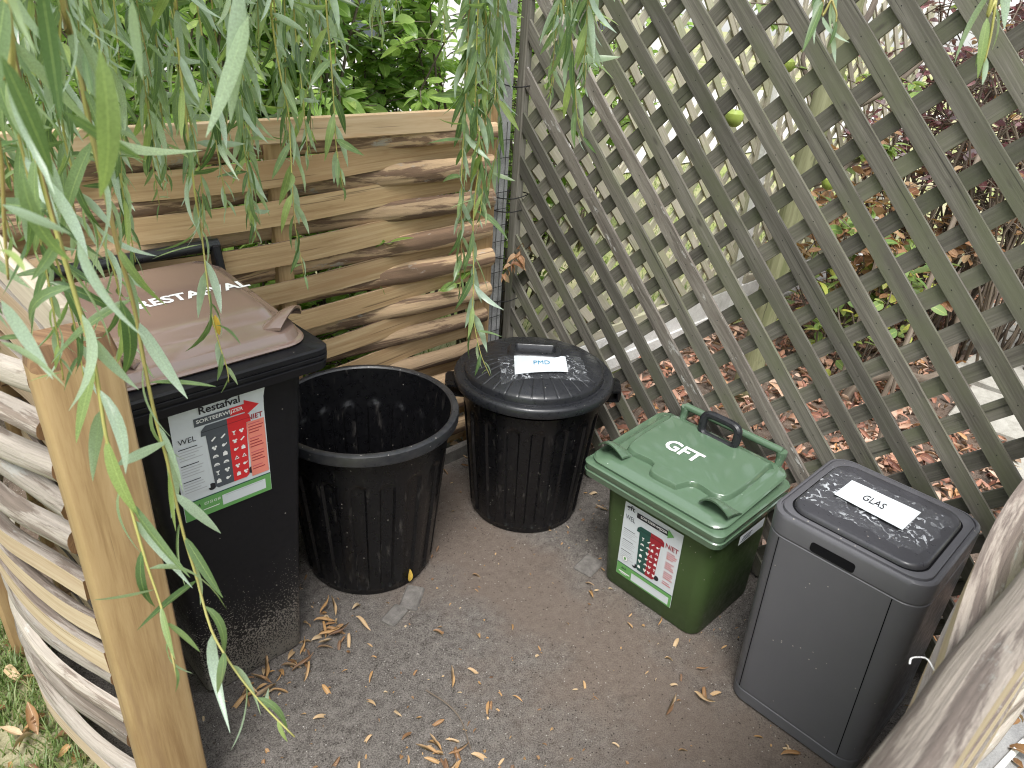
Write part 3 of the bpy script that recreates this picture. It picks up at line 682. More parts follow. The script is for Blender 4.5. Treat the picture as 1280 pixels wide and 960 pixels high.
for sgn in(1,-1):
    dvec=(Vector((-.70,.60,0)) if sgn>0 else Vector((.72,-.69,0))).normalized(); tv=Vector((-dvec.y,dvec.x,0)); c0=Vector((PB[0],PB[1],0))
    mb=MB()
    for dz,th in((.515,.008),(.478,.006)):
        ring=[c0+dvec*x+tv*y for x,y in((.24,-.055),(.298,-.05),(.306,-.03),(.306,.03),(.298,.05),(.24,.055))]
        mb.loft([[p+Vector((0,0,dz-th/2)) for p in ring],[p+Vector((0,0,dz+th/2)) for p in ring]])
    ring=[c0+dvec*x+tv*y for x,y in((.294,-.05),(.306,-.034),(.306,.034),(.294,.05),(.29,.046),(.3,.03),(.3,-.03),(.29,-.046))]
    mb.loft([[p+Vector((0,0,.481)) for p in ring],[p+Vector((0,0,.511)) for p in ring]])
    mb.build('side_handle',[M['blk']],pb,ang=30)
def drape(name,corners,mat,parent,off,nx=10,ny=6,rag=0,seed=1):
    """sheet between four corners (x,y) laid on the dome"""
    r=random.Random(seed); A,B,C,D=[Vector((*c,0)) for c in corners]; vs=[];fs=[]; uv=[]
    for j in range(ny+1):
        for i in range(nx+1):
            u=i/nx;v=j/ny; p=A.lerp(B,u).lerp(D.lerp(C,u),v)
            if rag: p+=Vector((r.uniform(-1,1),r.uniform(-1,1),0))*rag*(1 if i in(0,nx) or j in(0,ny) else .3)
            q=math.hypot(p.x-PB[0],p.y-PB[1]); p.z=dome_z(q)+off+(.003*abs(mnoise.noise(Vector((u*5,v*4,seed)))) if rag else .0012*mnoise.noise(Vector((u*3,v*3,seed)))); vs.append(p)
    for j in range(ny):
        for i in range(nx): a=j*(nx+1)+i; fs.append((a,a+nx+1,a+nx+2,a+1))
    mb=MB(); mb.add(vs,fs); return mb.build(name,[mat],parent)
PC=[(-.394,-.412),(-.253,-.518),(-.318,-.592),(-.469,-.495)]
def txt_on(parent,body,corn,zf,mat,u0,u1,v0,v1,bold=0.0,name='lettering'):
    vs,fs=text_geo(body,bold); A,B,C,D=[Vector((*c,0)) for c in corn]; mb=MB(); P=[]
    for x,y in vs:
        u=u0+(u1-u0)*x; v=v0+(v1-v0)*(1-y); p=A.lerp(B,u).lerp(D.lerp(C,u),v); p.z=zf(p.x,p.y); P.append(p)
    mb.add(P,fs); return mb.build(name,[mat],parent,smooth=False)
pl=drape('label_sheet',PC,M['paper'],pb,.0095)
txt_on(pl,'PMD',PC,lambda x,y:dome_z(math.hypot(x-PB[0],y-PB[1]))+.0115,M['inkb'],.36,.67,.4,.62)
drape('clear_tape',[(-.425,-.372),(-.19,-.54),(-.282,-.655),(-.52,-.487)],M['tape'],pl,.004,16,9,.006,3)

# ---------------- black wheelie bin with brown lid ----------------
wb=empty('wheelie_bin',(-1.43,-.3,0),'tall black wheelie bin with brown RESTAFVAL lid and sorting sticker, beside the thick post','bin')
WX=-1.433
def wring(z,hx,yf,yk,r,n=4): return rrect(WX-hx,WX+hx,yf,yk,r,z,n)
mb=MB()
mb.loft([wring(.004,.125,-.51,-.14,.025),wring(.0,.13,-.512,-.138,.025),wring(.012,.137,-.52,-.13,.022),wring(.3,.153,-.527,-.115,.02),wring(.62,.173,-.536,-.095,.02),wring(.86,.19,-.545,-.075,.02),wring(.895,.194,-.548,-.07,.02)],0,True,False)
# raised panel edges on the front
mb.build('body',[M['blkw']],wb,ang=40)
mb=MB()
mb.loft([wring(.888,.196,-.552,-.068,.02),wring(.893,.232,-.574,-.055,.03),wring(.896,.246,-.586,-.05,.035),wring(.916,.249,-.589,-.048,.035),wring(.9185,.244,-.584,-.05,.033),wring(.9215,.244,-.584,-.05,.033),wring(.924,.249,-.589,-.048,.033),wring(.931,.249,-.589,-.048,.033),wring(.9335,.245,-.585,-.05,.033),wring(.936,.249,-.589,-.048,.033),wring(.947,.249,-.589,-.048,.034),wring(.951,.244,-.584,-.05,.032),wring(.951,.2,-.54,-.08,.03)],0,False,True)
mb.build('rim',[M['blkw']],wb,ang=35)
LXC=-1.438
def lring(z,hx,yf,yk,r,n=6,k=.075): return rrect(LXC-hx,LXC+hx,yf,yk,r,z,n,lambda x,y:k*max(0,(y+.53))*1.0)
mb=MB()
mb.loft([lring(.953,.228,-.545,-.065,.06),lring(.957,.231,-.548,-.062,.062),lring(.961,.228,-.545,-.064,.06),lring(.963,.221,-.537,-.07,.055),lring(.976,.217,-.532,-.072,.053),lring(.983,.213,-.528,-.075,.05),lring(.986,.207,-.52,-.08,.048),
 lring(.986,.196,-.462,-.085,.04),lring(.988,.192,-.452,-.088,.036),lring(1.001,.184,-.436,-.092,.034),lring(1.004,.178,-.428,-.096,.032),lring(1.0045,.16,-.405,-.11,.03),lring(1.005,.14,-.38,-.13,.026)],0,True,True)
ld=mb.build('lid',[M['brown']],wb,ang=28)
LT=[(-1.5,-.266),(-1.235,-.266),(-1.235,-.306),(-1.5,-.306)]
txt_on(ld,'RESTAFVAL',LT,lambda x,y:1.005+.075*(y+.53)+.0014,M['white'],0,1,0,1,.03)
for sx in(-1,1):   # lifting tabs on the front corners
    tongue((LXC+sx*.186,-.47,.975),(sx*.55,-.8,0),.118,.085,.058,.007,M['brown'],ld,'lid_tab',lambda x,y:.075*max(0,y+.53))
mb=MB(); mb.tube([(-1.67,-.03,1.048),(-1.19,-.03,1.048)],.0165,14); mb.build('handle_bar',[M['blklid']],wb)
for x in(-1.655,-1.43,-1.205):
    mb=MB(); mb.box((x,-.052,.99),(.022,.045,.125),0,Matrix.Rotation(R(-14),3,'X'),.005); mb.build('handle_bracket',[M['blkw']],wb)
for x in(-1.62,-1.245):
    wh=MB(); P=[(.0,-.02),(.06,-.02),(.092,-.02),(.1,-.012),(.1,.012),(.092,.02),(.06,.02),(0,.02)]
    vs=[];fs=[];n=28
    for r,z in P:
        for k in range(n): vs.append((x+z,-.1+r*math.cos(2*PI*k/n),.1+r*math.sin(2*PI*k/n)))
    for i in range(len(P)-1):
        for k in range(n): fs.append((i*n+k,i*n+(k+1)%n,(i+1)*n+(k+1)%n,(i+1)*n+k))
    wh.add(vs,fs); wh.build('wheel',[M['blkw']],wb)
mb=MB(); mb.tube([(-1.62,-.1,.1),(-1.245,-.1,.1)],.011,10); mb.build('axle',[M['wire']],wb)
ey=Vector((0,-.028,1)).normalized()
th=R(1.5)
sticker(wb,(-1.557,-.5377,.588),(math.cos(th),0,-math.sin(th)*.2),ey,Vector((0,-1,-.028)),.212,.296,'rest')

# ---------------- green GFT bin ----------------
gb=empty('organic_waste_bin',(-.25,-1.07,0),'small green GFT bin with sorting sticker and black carrying handle','bin')
def gring(z,x0,x1,y0,y1,r,n=5): return rrect(x0,x1,y0,y1,r,z,n)
mb=MB()
mb.loft([gring(.003,-.392,-.085,-1.25,-.915,.035),gring(0,-.398,-.08,-1.256,-.909,.035),gring(.012,-.405,-.075,-1.264,-.9,.04),gring(.2,-.411,-.065,-1.264,-.884,.04),gring(.39,-.417,-.055,-1.264,-.868,.04)],0,True,False)
mb.build('body',[M['green']],gb,ang=40)
mb=MB()
mb.loft([gring(0.38,-.418,-.052,-1.266,-.866,.038),gring(0.382,-.44,-.045,-1.285,-.82,.03),gring(0.386,-.45,-.04,-1.293,-.798,.03),gring(0.406,-.453,-.038,-1.296,-.795,.03),gring(0.41,-.449,-.04,-1.292,-.8,.03),gring(0.414,-.452,-.038,-1.295,-.797,.03),gring(0.432,-.453,-.038,-1.296,-.795,.03),gring(0.436,-.448,-.04,-1.291,-.8,.028),gring(0.436,-.4,-.07,-1.25,-.86,.02)],0,False,True)
mb.build('rim',[M['greenl']],gb,ang=35)
GX=lambda x,y:.07*(x+.45)
def gl(z,x0,x1,y0,y1,r,n=6): return rrect(x0,x1,y0,y1,r,z,n,GX)
mb=MB()
mb.loft([gl(0.4365,-.435,-.05,-1.282,-.808,.045),gl(0.444,-.438,-.048,-1.285,-.805,.046),gl(0.449,-.433,-.05,-1.28,-.81,.044),gl(0.4515,-.424,-.055,-1.27,-.834,.04),gl(0.457,-.416,-.06,-1.262,-.842,.038),gl(0.4595,-.408,-.065,-1.255,-.85,.036)],0,True,True)
gd=mb.build('lid',[M['greenl']],gb,ang=30)
# raised stepped plateau on the lid
pts=[(-.395,-1.1),(-.395,-1.01),(-.352,-.985),(-.352,-.905),(-.31,-.872),(-.12,-.872),(-.095,-.895),(-.095,-1.215),(-.12,-1.236),(-.30,-1.236),(-.345,-1.205),(-.345,-1.13)]
cx=sum(p[0] for p in pts)/len(pts); cy=sum(p[1] for p in pts)/len(pts)
def pring(s,z):
    P=bez([(*q,0) for q in pts+pts[:1]],73)[:-1]; return [Vector((cx+(p.x-cx)*s,cy+(p.y-cy)*s,z+GX(p.x,p.y))) for p in P][::-1]
mb=MB(); mb.loft([pring(1.012,.457),pring(1.0,.463),pring(.98,.474),pring(.965,.4765),pring(.95,.477)],0,False,True)
pt_=mb.build('lid_panel',[M['greenl']],gd,ang=40)
GC=[(-.213,-.957),(-.213,-1.082),(-.268,-1.082),(-.268,-.957)]
txt_on(gd,'GFT',GC,lambda x,y:.4777+GX(x,y)+.0012,M['white'],0,1,0,1,.03)
for yc in(-.862,-1.232):   # lifting grips at the front of the lid
    tongue((-.372,yc,.4585),(-1,0,0),.105,.08,.055,.007,M['greenl'],gd,'lid_grip',GX)
mb=MB(); mb.tube([(-.03,-.88,.515),(-.03,-1.232,.515)],.0125,12); mb.build('handle_bar',[M['greenl']],gb)
for y in(-.88,-1.232):
    mb=MB(); mb.tube(bez([(-.06,y,.40),(-.045,y,.45),(-.03,y,.49),(-.03,y,.515)],8),[.013,.012,.012,.012,.013,.015,.017,.016],10); mb.build('handle_arm',[M['greenl']],gb)
mb=MB(); c=Vector((-.105,-1.05,0)); P=[]
for k in range(41):
    a=2*PI*k/40; ca,sa=math.cos(a),math.sin(a); P.append((c.x+.012*(.5+.5*sa),c.y+.062*math.copysign(abs(ca)**.45,ca),.528+.036*math.copysign(abs(sa)**.5,sa)))
mb.tube(P,.0135,10,0,False); mb.build('carry_handle',[M['blklid']],gb)
mb=MB()
for k in range(7): mb.box((-.13,-.995-.018*k,.492),(.03,.010 if k%2 else .016,.014),0,None,.003)
mb.box((-.115,-1.05,.488),(.02,.125,.014),0,None,.003); mb.build('handle_hinge',[M['blklid']],gb)
ey=Vector((-.033,0,1)).normalized()
sticker(gb,(-.4083,-.957,.064),(0,-1,0),ey,Vector((-1,0,-.033)),.213,.288,'gft')
mb=MB(); mb.add([(-.335,-1.2972,.352),(-.195,-1.2972,.352),(-.195,-1.2972,.385),(-.335,-1.2972,.385)],[(0,1,2,3)])
sl=mb.build('address_label',[M['paper']],gb)
mb=MB()
for k in range(3): mb.box((-.3+.005*k,-1.2977,.36+.007*k),(.05,.0004,.003))
mb.build('print',[M['inkd']],sl,smooth=False)

# ---------------- anthracite glass bin ----------------
ab=empty('glass_bin',(-.27,-1.6,0),'tall anthracite square bin with rounded corners and a taped GLAS label on its flat lid','bin')
def aring(z,k,r=.055,n=8,ins=0):
    """k 0 at the floor, 1 at the top"""
    x0=-.488+.04*k; x1=-.075+.02*k; y0=-1.788; y1=-1.432+.04*k
    return rrect(x0+ins,x1-ins,y0+ins,y1-ins,r-ins*.5,z,n)
mb=MB(); mb.loft([aring(.0,0,.05,8,.008),aring(.006,0,.05),aring(.036,.06,.05),aring(.038,.06,.05,8,.0025),aring(.041,.06,.05,8,.0025),aring(.043,.07,.05)]+[aring(z,z/.6,.05+.01*z) for z in(.2,.4,.54)]+[aring(.542,.9,.055,8,.0025),aring(.545,.9,.055,8,.0025)],0,True,False)
mb.build('body',[M['grey']],ab,ang=40)
mb=MB(); mb.loft([aring(.545,.905,.056,8,.0025),aring(.5465,.91,.056),aring(.59,.985,.056),aring(.598,1,.056,8,.002),aring(.602,1,.056,8,.007),aring(.602,1,.056,8,.011),aring(.597,1,.056,8,.012),aring(.597,1,.056,8,.015),aring(.604,1,.056,8,.0165),aring(.606,1,.056,8,.02),aring(.606,1,.056,8,.045)],0,False,True)
mb.build('collar',[M['grey']],ab,ang=35)
def lring2(z,ins,r=.05,n=8): return rrect(-.418+ins,-.108-ins,-1.752+ins,-1.428-ins,r-ins*.5,z,n)
mb=MB(); mb.loft([lring2(.6062,-.004),lring2(.6062,.0),lring2(.612,.001),lring2(.617,.004),lring2(.619,.009),lring2(.6175,.03),lring2(.6165,.08)],0,False,True)
al=mb.build('lid',[M['greyd']],ab,ang=50)
mb=MB(); mb.loft([lring2(.6068,-.004),lring2(.6068,.0015)],0,False,False); mb.build('lid_gap',[M['seam_slot_shade']],al)
# front panel seams as thin grooves, grip slot's inner shade painted as a flat black plate
for y0,y1 in((-1.462,-1.441),(-1.742,-1.722)):
    mb=MB(); a=Vector((-.4858,y0,.046)); b=Vector((-.4535,y1,.54)); mb.add([a+Vector((0,-.0012,0)),a+Vector((0,.0012,0)),b+Vector((0,.0012,0)),b+Vector((0,-.0012,0))],[(0,3,2,1)]); mb.build('panel_seam',[M['seam_slot_shade']],ab,smooth=False)
mb=MB(); P=[]
for p in rrect(-1.628,-1.518,.548,.574,.008,0,5): P.append((-.4516+.068*(p.y-.5465)-.0009,p.x,p.y))
mb.add(P,[tuple(range(len(P)))[::-1]]); mb.build('grip_slot_shade',[M['seam_slot_shade']],ab,smooth=False)
AC=[(-.197,-1.492),(-.197,-1.668),(-.308,-1.664),(-.297,-1.489)]
mb=MB(); vs=[];fs=[]
def flatsheet(name,corn,z,mat,parent,nx,ny,rag,amp,seed):
    r=random.Random(seed); A,B,C,D=[Vector((*c,0)) for c in corn]; vs=[];fs=[]
    for j in range(ny+1):
        for i in range(nx+1):
            u=i/nx;v=j/ny; p=A.lerp(B,u).lerp(D.lerp(C,u),v)
            if rag: p+=Vector((r.uniform(-1,1),r.uniform(-1,1),0))*rag*(1 if i in(0,nx) or j in(0,ny) else .3)
            p.z=z+amp*abs(mnoise.noise(Vector((u*6,v*5,seed)))); vs.append(p)
    for j in range(ny):
        for i in range(nx): a=j*(nx+1)+i; fs.append((a,a+nx+1,a+nx+2,a+1))
    mb=MB(); mb.add(vs,fs); return mb.build(name,[mat],parent)
ap=flatsheet('label_sheet',AC,.6265,M['paper'],ab,8,5,0,.001,4)
txt_on(ap,'GLAS',AC,lambda x,y:.6283,M['ink'],.31,.62,.36,.64)
flatsheet('clear_tape',[(-.155,-1.43),(-.155,-1.735),(-.36,-1.725),(-.375,-1.44)],.6195,M['tape'],ap,22,12,.008,.005,8)
# ---------------- leaves ----------------
def leaf_tpl(wr,segs=6,fold=.18,curl=.15,twist=0.0,prof=.8,peak=.42,wave=0):
    """unit leaf along +X; returns verts, faces, uvs"""
    vs=[];uv=[];fs=[];fu=[]
    for i in range(segs+1):
        t=i/segs; tt=t**(math.log(.5)/math.log(peak)); hw=wr*.5*max(0.0,math.sin(PI*tt))**prof+ (.004 if 0<i<segs else .002)
        z=-curl*t*t; tw=twist*t
        for s in(-1,0,1):
            y=s*hw; zz=abs(s)*hw*fold*2+(wave*math.sin(t*9+s)*.02 if s else 0)
            vs.append(Vector((t-.25*curl*t*t,y*math.cos(tw)-zz*math.sin(tw),z+y*math.sin(tw)+zz*math.cos(tw)))); uv.append((t,.5+.5*s))
    for i in range(segs):
        for s in(0,1):
            a=i*3+s; q=(a,a+3,a+4,a+1); fs.append(q); fu.append([uv[k] for k in q])
    return vs,fs,fu
def leaf_mesh(name,tpl,mat):
    mb=MB(); mb.add(tpl[0],tpl[1],0,tpl[2]); o=mb.build(name,[mat],None,ang=180); me=o.data; bpy.data.objects.remove(o); return me
def frame(pos,d,up,L,roll=0.0):
    x=Vector(d).normalized(); y=Vector(up).cross(x)
    if y.length<1e-4: y=Vector((0,1,0)).cross(x)
    y.normalize(); z=x.cross(y); m=Matrix(((x.x,y.x,z.x,0),(x.y,y.y,z.y,0),(x.z,y.z,z.z,0),(0,0,0,1)))
    m=m@Matrix.Rotation(roll,4,'X'); return Matrix.Translation(pos)@m@Matrix.Scale(L,4)
def add_leaves(mb,tpls,ms,r):
    for m in ms:
        v,f,u=tpls[r.randrange(len(tpls))]; mb.add([m@p for p in v],f,0,u)
def leaf_objs(meshes,items,parent_of,r,name='leaf'):
    for m,par in items:
        o=bpy.data.objects.new(name,meshes[r.randrange(len(meshes))]); col.objects.link(o); o.matrix_basis=m; put(o,par)
def big_first(ms,limit):
    """split into those that show largest in the photograph's view and the rest"""
    sc_=[]
    for k,(m,par,L) in enumerate(ms):
        p=cam_px(m@Vector((.5,0,0)))
        v=0
        if p and -20<p[0]<1300 and -20<p[1]<980: v=L/p[2]
        sc_.append((v,k))
    sc_.sort(reverse=True); top=set(k for v,k in sc_[:limit] if v>0)
    return [ms[k] for k in range(len(ms)) if k in top],[ms[k] for k in range(len(ms)) if k not in top]
WT=[leaf_tpl(w_,8,.16,c,tw,.85,.4) for w_,c,tw in((.125,.1,.3),(.14,.25,-.5),(.115,.45,.6),(.13,.18,-.1),(.12,.75,.9),(.13,-.15,.2),(.11,.6,-.8))]
WTL=[leaf_tpl(.155,5,.15,c,tw,.85,.4) for c,tw in((.1,.2),(.3,-.3),(.45,.3),(.2,-.1))]
# ---------------- weeping willow ----------------
wt=empty('weeping_willow',(-3.1,1.6,0),'weeping willow trailing thin leafy branches over the bins','tree')
mb=MB(); mb.tube(bez([(-3.1,1.6,-.05),(-3.08,1.58,.9),(-3.0,1.5,1.9),(-2.8,1.3,2.9)],14),[.2-.006*k for k in range(14)],14); mb.build('trunk',[M['stem']],wt)
S1=[(-1.822,-1.203,1.78),(-1.817,-1.196,1.694),(-1.821,-1.182,1.648),(-1.82,-1.172,1.607),(-1.82,-1.172,1.518),(-1.818,-1.175,1.452),(-1.816,-1.178,1.4),(-1.815,-1.186,1.342),(-1.817,-1.189,1.302),(-1.823,-1.201,1.247),(-1.82,-1.207,1.21),(-1.818,-1.211,1.179),(-1.822,-1.244,1.109),(-1.823,-1.273,1.052),(-1.83,-1.302,1.0),(-1.831,-1.308,.974)]
S2=[(-1.767,-1.157,1.696),(-1.764,-1.145,1.671),(-1.759,-1.136,1.618),(-1.758,-1.129,1.571),(-1.756,-1.125,1.518),(-1.753,-1.12,1.481),(-1.752,-1.122,1.426),(-1.749,-1.123,1.384),(-1.748,-1.125,1.343),(-1.751,-1.132,1.292),(-1.755,-1.148,1.231),(-1.756,-1.165,1.176),(-1.759,-1.178,1.132),(-1.763,-1.2,1.078),(-1.764,-1.22,1.033),(-1.769,-1.255,.975),(-1.764,-1.275,.939),(-1.754,-1.3,.901),(-1.741,-1.326,.867),(-1.723,-1.36,.83)]
S3=[(-1.51,-.77,1.704),(-1.509,-.757,1.663),(-1.511,-.751,1.553),(-1.52,-.764,1.395),(-1.52,-.768,1.33),(-1.533,-.796,1.2),(-1.533,-.809,1.139),(-1.529,-.82,1.091),(-1.529,-.82,1.062)]
S4=[(-1.251,-.559,1.716),(-1.246,-.548,1.623),(-1.236,-.544,1.534),(-1.225,-.544,1.464),(-1.225,-.541,1.39),(-1.235,-.553,1.261),(-1.233,-.556,1.204),(-1.231,-.57,1.126)]
S5=[(-1.113,-.523,1.724),(-1.102,-.511,1.579),(-1.095,-.504,1.473),(-1.092,-.5,1.379),(-1.082,-.501,1.301),(-1.07,-.493,1.269)]
S6=[(-.834,-.667,1.773),(-.812,-.663,1.686),(-.799,-.664,1.528),(-.798,-.662,1.412),(-.813,-.658,1.292),(-.822,-.662,1.189),(-.832,-.683,1.068),(-.841,-.695,.984),(-.84,-.727,.889),(-.828,-.755,.828)]
S7=[(-.893,-.959,1.747),(-.874,-.963,1.671),(-.861,-.966,1.618),(-.85,-.972,1.549),(-.84,-.979,1.49),(-.825,-.988,1.452)]
S8=[(-.914,-1.455,1.756),(-.907,-1.467,1.719),(-.903,-1.476,1.701),(-.903,-1.477,1.676)]
S9=[(-.843,-1.64,1.765),(-.84,-1.646,1.73),(-.838,-1.652,1.695),(-.838,-1.655,1.667),(-.838,-1.657,1.643)]
S10=[(-.838,-.732,1.773),(-.825,-.719,1.659),(-.816,-.711,1.565),(-.81,-.706,1.483)]
S11=[(-.9,-1.027,1.772),(-.886,-1.015,1.699),(-.872,-1.007,1.635),(-.862,-.999,1.58)]
S12=[(-1.841,-1.293,1.695),(-1.861,-1.268,1.619),(-1.863,-1.252,1.556),(-1.87,-1.238,1.501),(-1.876,-1.226,1.449)]
S13=[(-.8,-.63,1.746),(-.764,-.632,1.59),(-.735,-.647,1.436),(-.735,-.634,1.342),(-.749,-.622,1.223)]
BIG=[(-1.849,-1.5,1.66,-1.848,-1.498,1.558),(-1.869,-1.492,1.69,-1.868,-1.477,1.625),(-1.89,-1.469,1.654,-1.872,-1.464,1.581),(-1.86,-1.449,1.621,-1.817,-1.447,1.585),(-1.896,-1.537,1.693,-1.887,-1.52,1.668),(-1.796,-1.41,1.682,-1.794,-1.393,1.633),(-1.667,-1.301,1.694,-1.682,-1.282,1.582),(-1.664,-1.304,1.67,-1.699,-1.277,1.568),(-1.896,-1.402,1.558,-1.857,-1.396,1.532),(-1.876,-1.381,1.576,-1.886,-1.383,1.486),(-1.895,-1.414,1.515,-1.897,-1.385,1.541),(-1.838,-1.323,1.504,-1.832,-1.336,1.415),(-1.893,-1.277,1.45,-1.874,-1.288,1.377),(-1.909,-1.334,1.437,-1.87,-1.331,1.405),(-1.784,-1.208,1.403,-1.773,-1.238,1.296),(-1.857,-1.5,1.636,-1.852,-1.478,1.658)]
ST=[(-1.49,-.32,1.35),(-1.39,-.27,1.33),(-1.59,-.18,1.42),(-1.62,-.74,1.4),(-1.54,-.45,1.51),(-1.58,-.65,1.59),(-1.59,-.32,1.31),(-1.7,-.7,1.43),(-1.61,-.79,1.58),(-1.53,-.68,1.55),(-1.52,-.65,1.38),(-1.43,-.41,1.42),(-1.62,-.36,1.31),(-1.53,-.65,1.38),(-1.63,-.69,1.56),(-1.62,-.39,1.49),(-1.55,-.45,1.33),(-1.45,-.39,1.27),(-1.38,-.23,1.32),(-1.61,-.67,1.32),(-1.45,-.72,1.34),(-1.27,-.36,1.37),(-1.55,-.53,1.49),(-1.16,-.26,1.4),(-1.32,-.55,1.25),(-1.35,-.19,1.3),(-1.44,-.16,1.23),(-1.12,-.13,1.43),(-1.45,-.26,1.38),(-1.12,-.16,1.33),(-1.4,-.49,1.42),(-1.24,-.47,1.56),(-1.18,-.53,1.36),(-1.2,-.27,1.32),(-1.09,-.25,1.5),(-1.06,-.39,1.46),(-1.32,-.54,1.39),(-1.22,-.52,1.4),(-1.04,-.29,1.32),(-1.06,-.38,1.54),(-1.23,-.4,1.38),(-1.03,-.14,1.28),(-1.01,-.37,1.46),(-1.12,-.45,1.47),(-.9,-.43,1.68),(-.72,-.42,1.56),(-.97,-.56,1.66),(-.8,-.22,1.57),(-.8,-.27,1.58),(-.68,-.58,1.47),(-.8,-.67,1.47),(-.71,-.59,1.44),(-.74,-.59,1.4),(-.79,-.89,1.64),(-.84,-.9,1.53),(-.69,-.86,1.53),(-.76,-.83,1.53),(-.68,-.85,1.58),(-1.76,-.76,1.33),(-1.77,-.92,1.42),(-1.85,-.77,1.31),(-1.82,-.85,1.37),(-1.76,-.81,1.48),(-1.82,-.96,1.41)]
ST+=[(-1.79,-1.0,1.2),(-1.83,-1.1,1.28),(-1.72,-.95,1.22),(-1.87,-1.02,1.3),(-1.72,-.85,1.3),(-1.64,-.8,1.3),(-1.45,-.6,1.27),(-1.3,-.5,1.2),(-.84,-.64,1.02),(-.82,-.68,1.2),(-.8,-.6,1.3)]
wrn=random.Random(21); strands=[]; ML=[]
limbs=[(-1.9,-1.3),(-1.55,-.7),(-1.2,-.3),(-.8,-.75),(-.5,-1.4),(-1.7,.1)]
for lx,ly in limbs:
    mb=MB(); P=bez([(-2.8,1.3,2.9),(-2.5+.2*lx*0,.9+.2*ly,3.25),((-2.6+lx)/2,(1.0+ly)/2,3.3),(lx,ly,3.0)],12); mb.tube(P,[.05-.0035*k for k in range(12)],8); mb.build('limb',[M['stem']],wt)
def strand(pts,sd,rad=.0022,Lr=(.075,.105),gap=.024,droop=1.0,ztop=2.95,tip=True,nt=14):
    r=random.Random(sd); P=[Vector(p) for p in pts]; top=P[0]
    lx,ly=min(limbs,key=lambda q:(q[0]-top.x)**2+(q[1]-top.y)**2)
    Q=[Vector((top.x*.75+lx*.25,top.y*.75+ly*.25,ztop)),Vector((top.x+.02,top.y+.02,(ztop+top.z)/2))]+P
    C=bez(Q,max(20,int((ztop-P[-1].z)/.03)))
    mb=MB(); n=len(C); mb.tube(C,[rad*(1.25-.85*k/(n-1)) for k in range(n)],5)
    br=mb.build('hanging_branch',[M['twig']],wt,ang=180)
    L=0; nxt=r.random()*gap; ph=r.random()*6
    tot=sum((C[k+1]-C[k]).length for k in range(n-1))
    for k in range(n-1):
        d=C[k+1]-C[k]; l=d.length; t=d.normalized()
        while nxt<L+l:
            p=C[k].lerp(C[k+1],(nxt-L)/l); ph+=2.4+r.uniform(-.5,.5); nxt+=gap*r.uniform(.7,1.4)
            if p.z>1.95 and r.random()<.88: continue
            side=Vector((math.cos(ph),math.sin(ph),0)); side=(side-t*side.dot(t)).normalized()
            k2=r.uniform(.35,.8); dr=(side*k2+t*.75+Vector((0,0,-.35*droop))).normalized()
            if r.random()<.12: dr=(side+t*.15).normalized()
            ll=r.uniform(*Lr)*(1 if nxt<tot-.12 else max(.4,(tot-nxt)/.12*.6+.4))
            up=side.cross(t) if r.random()<.35 else (side-t*.3); ML.append((frame(p,dr,up,ll,r.uniform(-1.0,1.0)),br,ll))
        L+=l
    return br
sb=[]
for k,(S,kw) in enumerate(((S1,dict(rad=.003,gap=.027,Lr=(.08,.12))),(S2,dict(rad=.0028,gap=.027,Lr=(.07,.12))),(S3,dict(gap=.021)),(S4,dict(gap=.02)),(S5,dict(gap=.02,Lr=(.07,.11))),(S6,dict(gap=.024,Lr=(.08,.115))),(S7,dict(gap=.018,Lr=(.08,.12))),(S8,dict(gap=.022)),(S9,dict(gap=.026)),(S10,dict(gap=.022)),(S11,dict(gap=.017,Lr=(.08,.12))),(S12,dict(rad=.003,gap=.055)),(S13,dict(gap=.02)))):
    sb.append(strand(S,700+k,**kw))
for k,(x,y,z) in enumerate(ST):
    r=random.Random(800+k); P=[(x+r.uniform(-.03,.03),y+r.uniform(-.03,.03),z+.6),(x+r.uniform(-.02,.02),y+r.uniform(-.02,.02),z+.3),(x+r.uniform(-.01,.01),y,z+.12),(x,y,z)]
    strand(P,900+k,gap=.0145,Lr=(.055,.1))
for q in BIG:
    a=Vector(q[:3]); b=Vector(q[3:]); L=(b-a).length; toC=(CAM-a).normalized()
    m=frame(a,b-a,toC,L*1.03,wrn.uniform(-.5,.5)+(PI if wrn.random()<.4 else 0)); ML.append((m,sb[11],L*2.0))
top_,rest_=big_first(ML,300)
wm=[leaf_mesh('willow_leaf',t,M['wleaf']) for t in WT]
leaf_objs(wm,[(m,p) for m,p,L in top_],None,wrn)
mb=MB(); add_leaves(mb,WTL,[m for m,p,L in rest_],wrn); o=mb.build('foliage',[M['wleaf']],wt,ang=180); o['kind']='stuff'
mb=MB(); mb.add([Matrix.Translation((-1.529,-.8,1.185))@frame(Vector((0,0,0)),(.02,0,-1),(-.7,-.7,0),.042,0)@v for v in leaf_tpl(.32,6,.1,.1,0)[0]],leaf_tpl(.32,6,.1,.1,0)[1],0,leaf_tpl(.32,6,.1,.1,0)[2]); mb.build('yellow_leaf',[M['yleaf']],wt,ang=180)

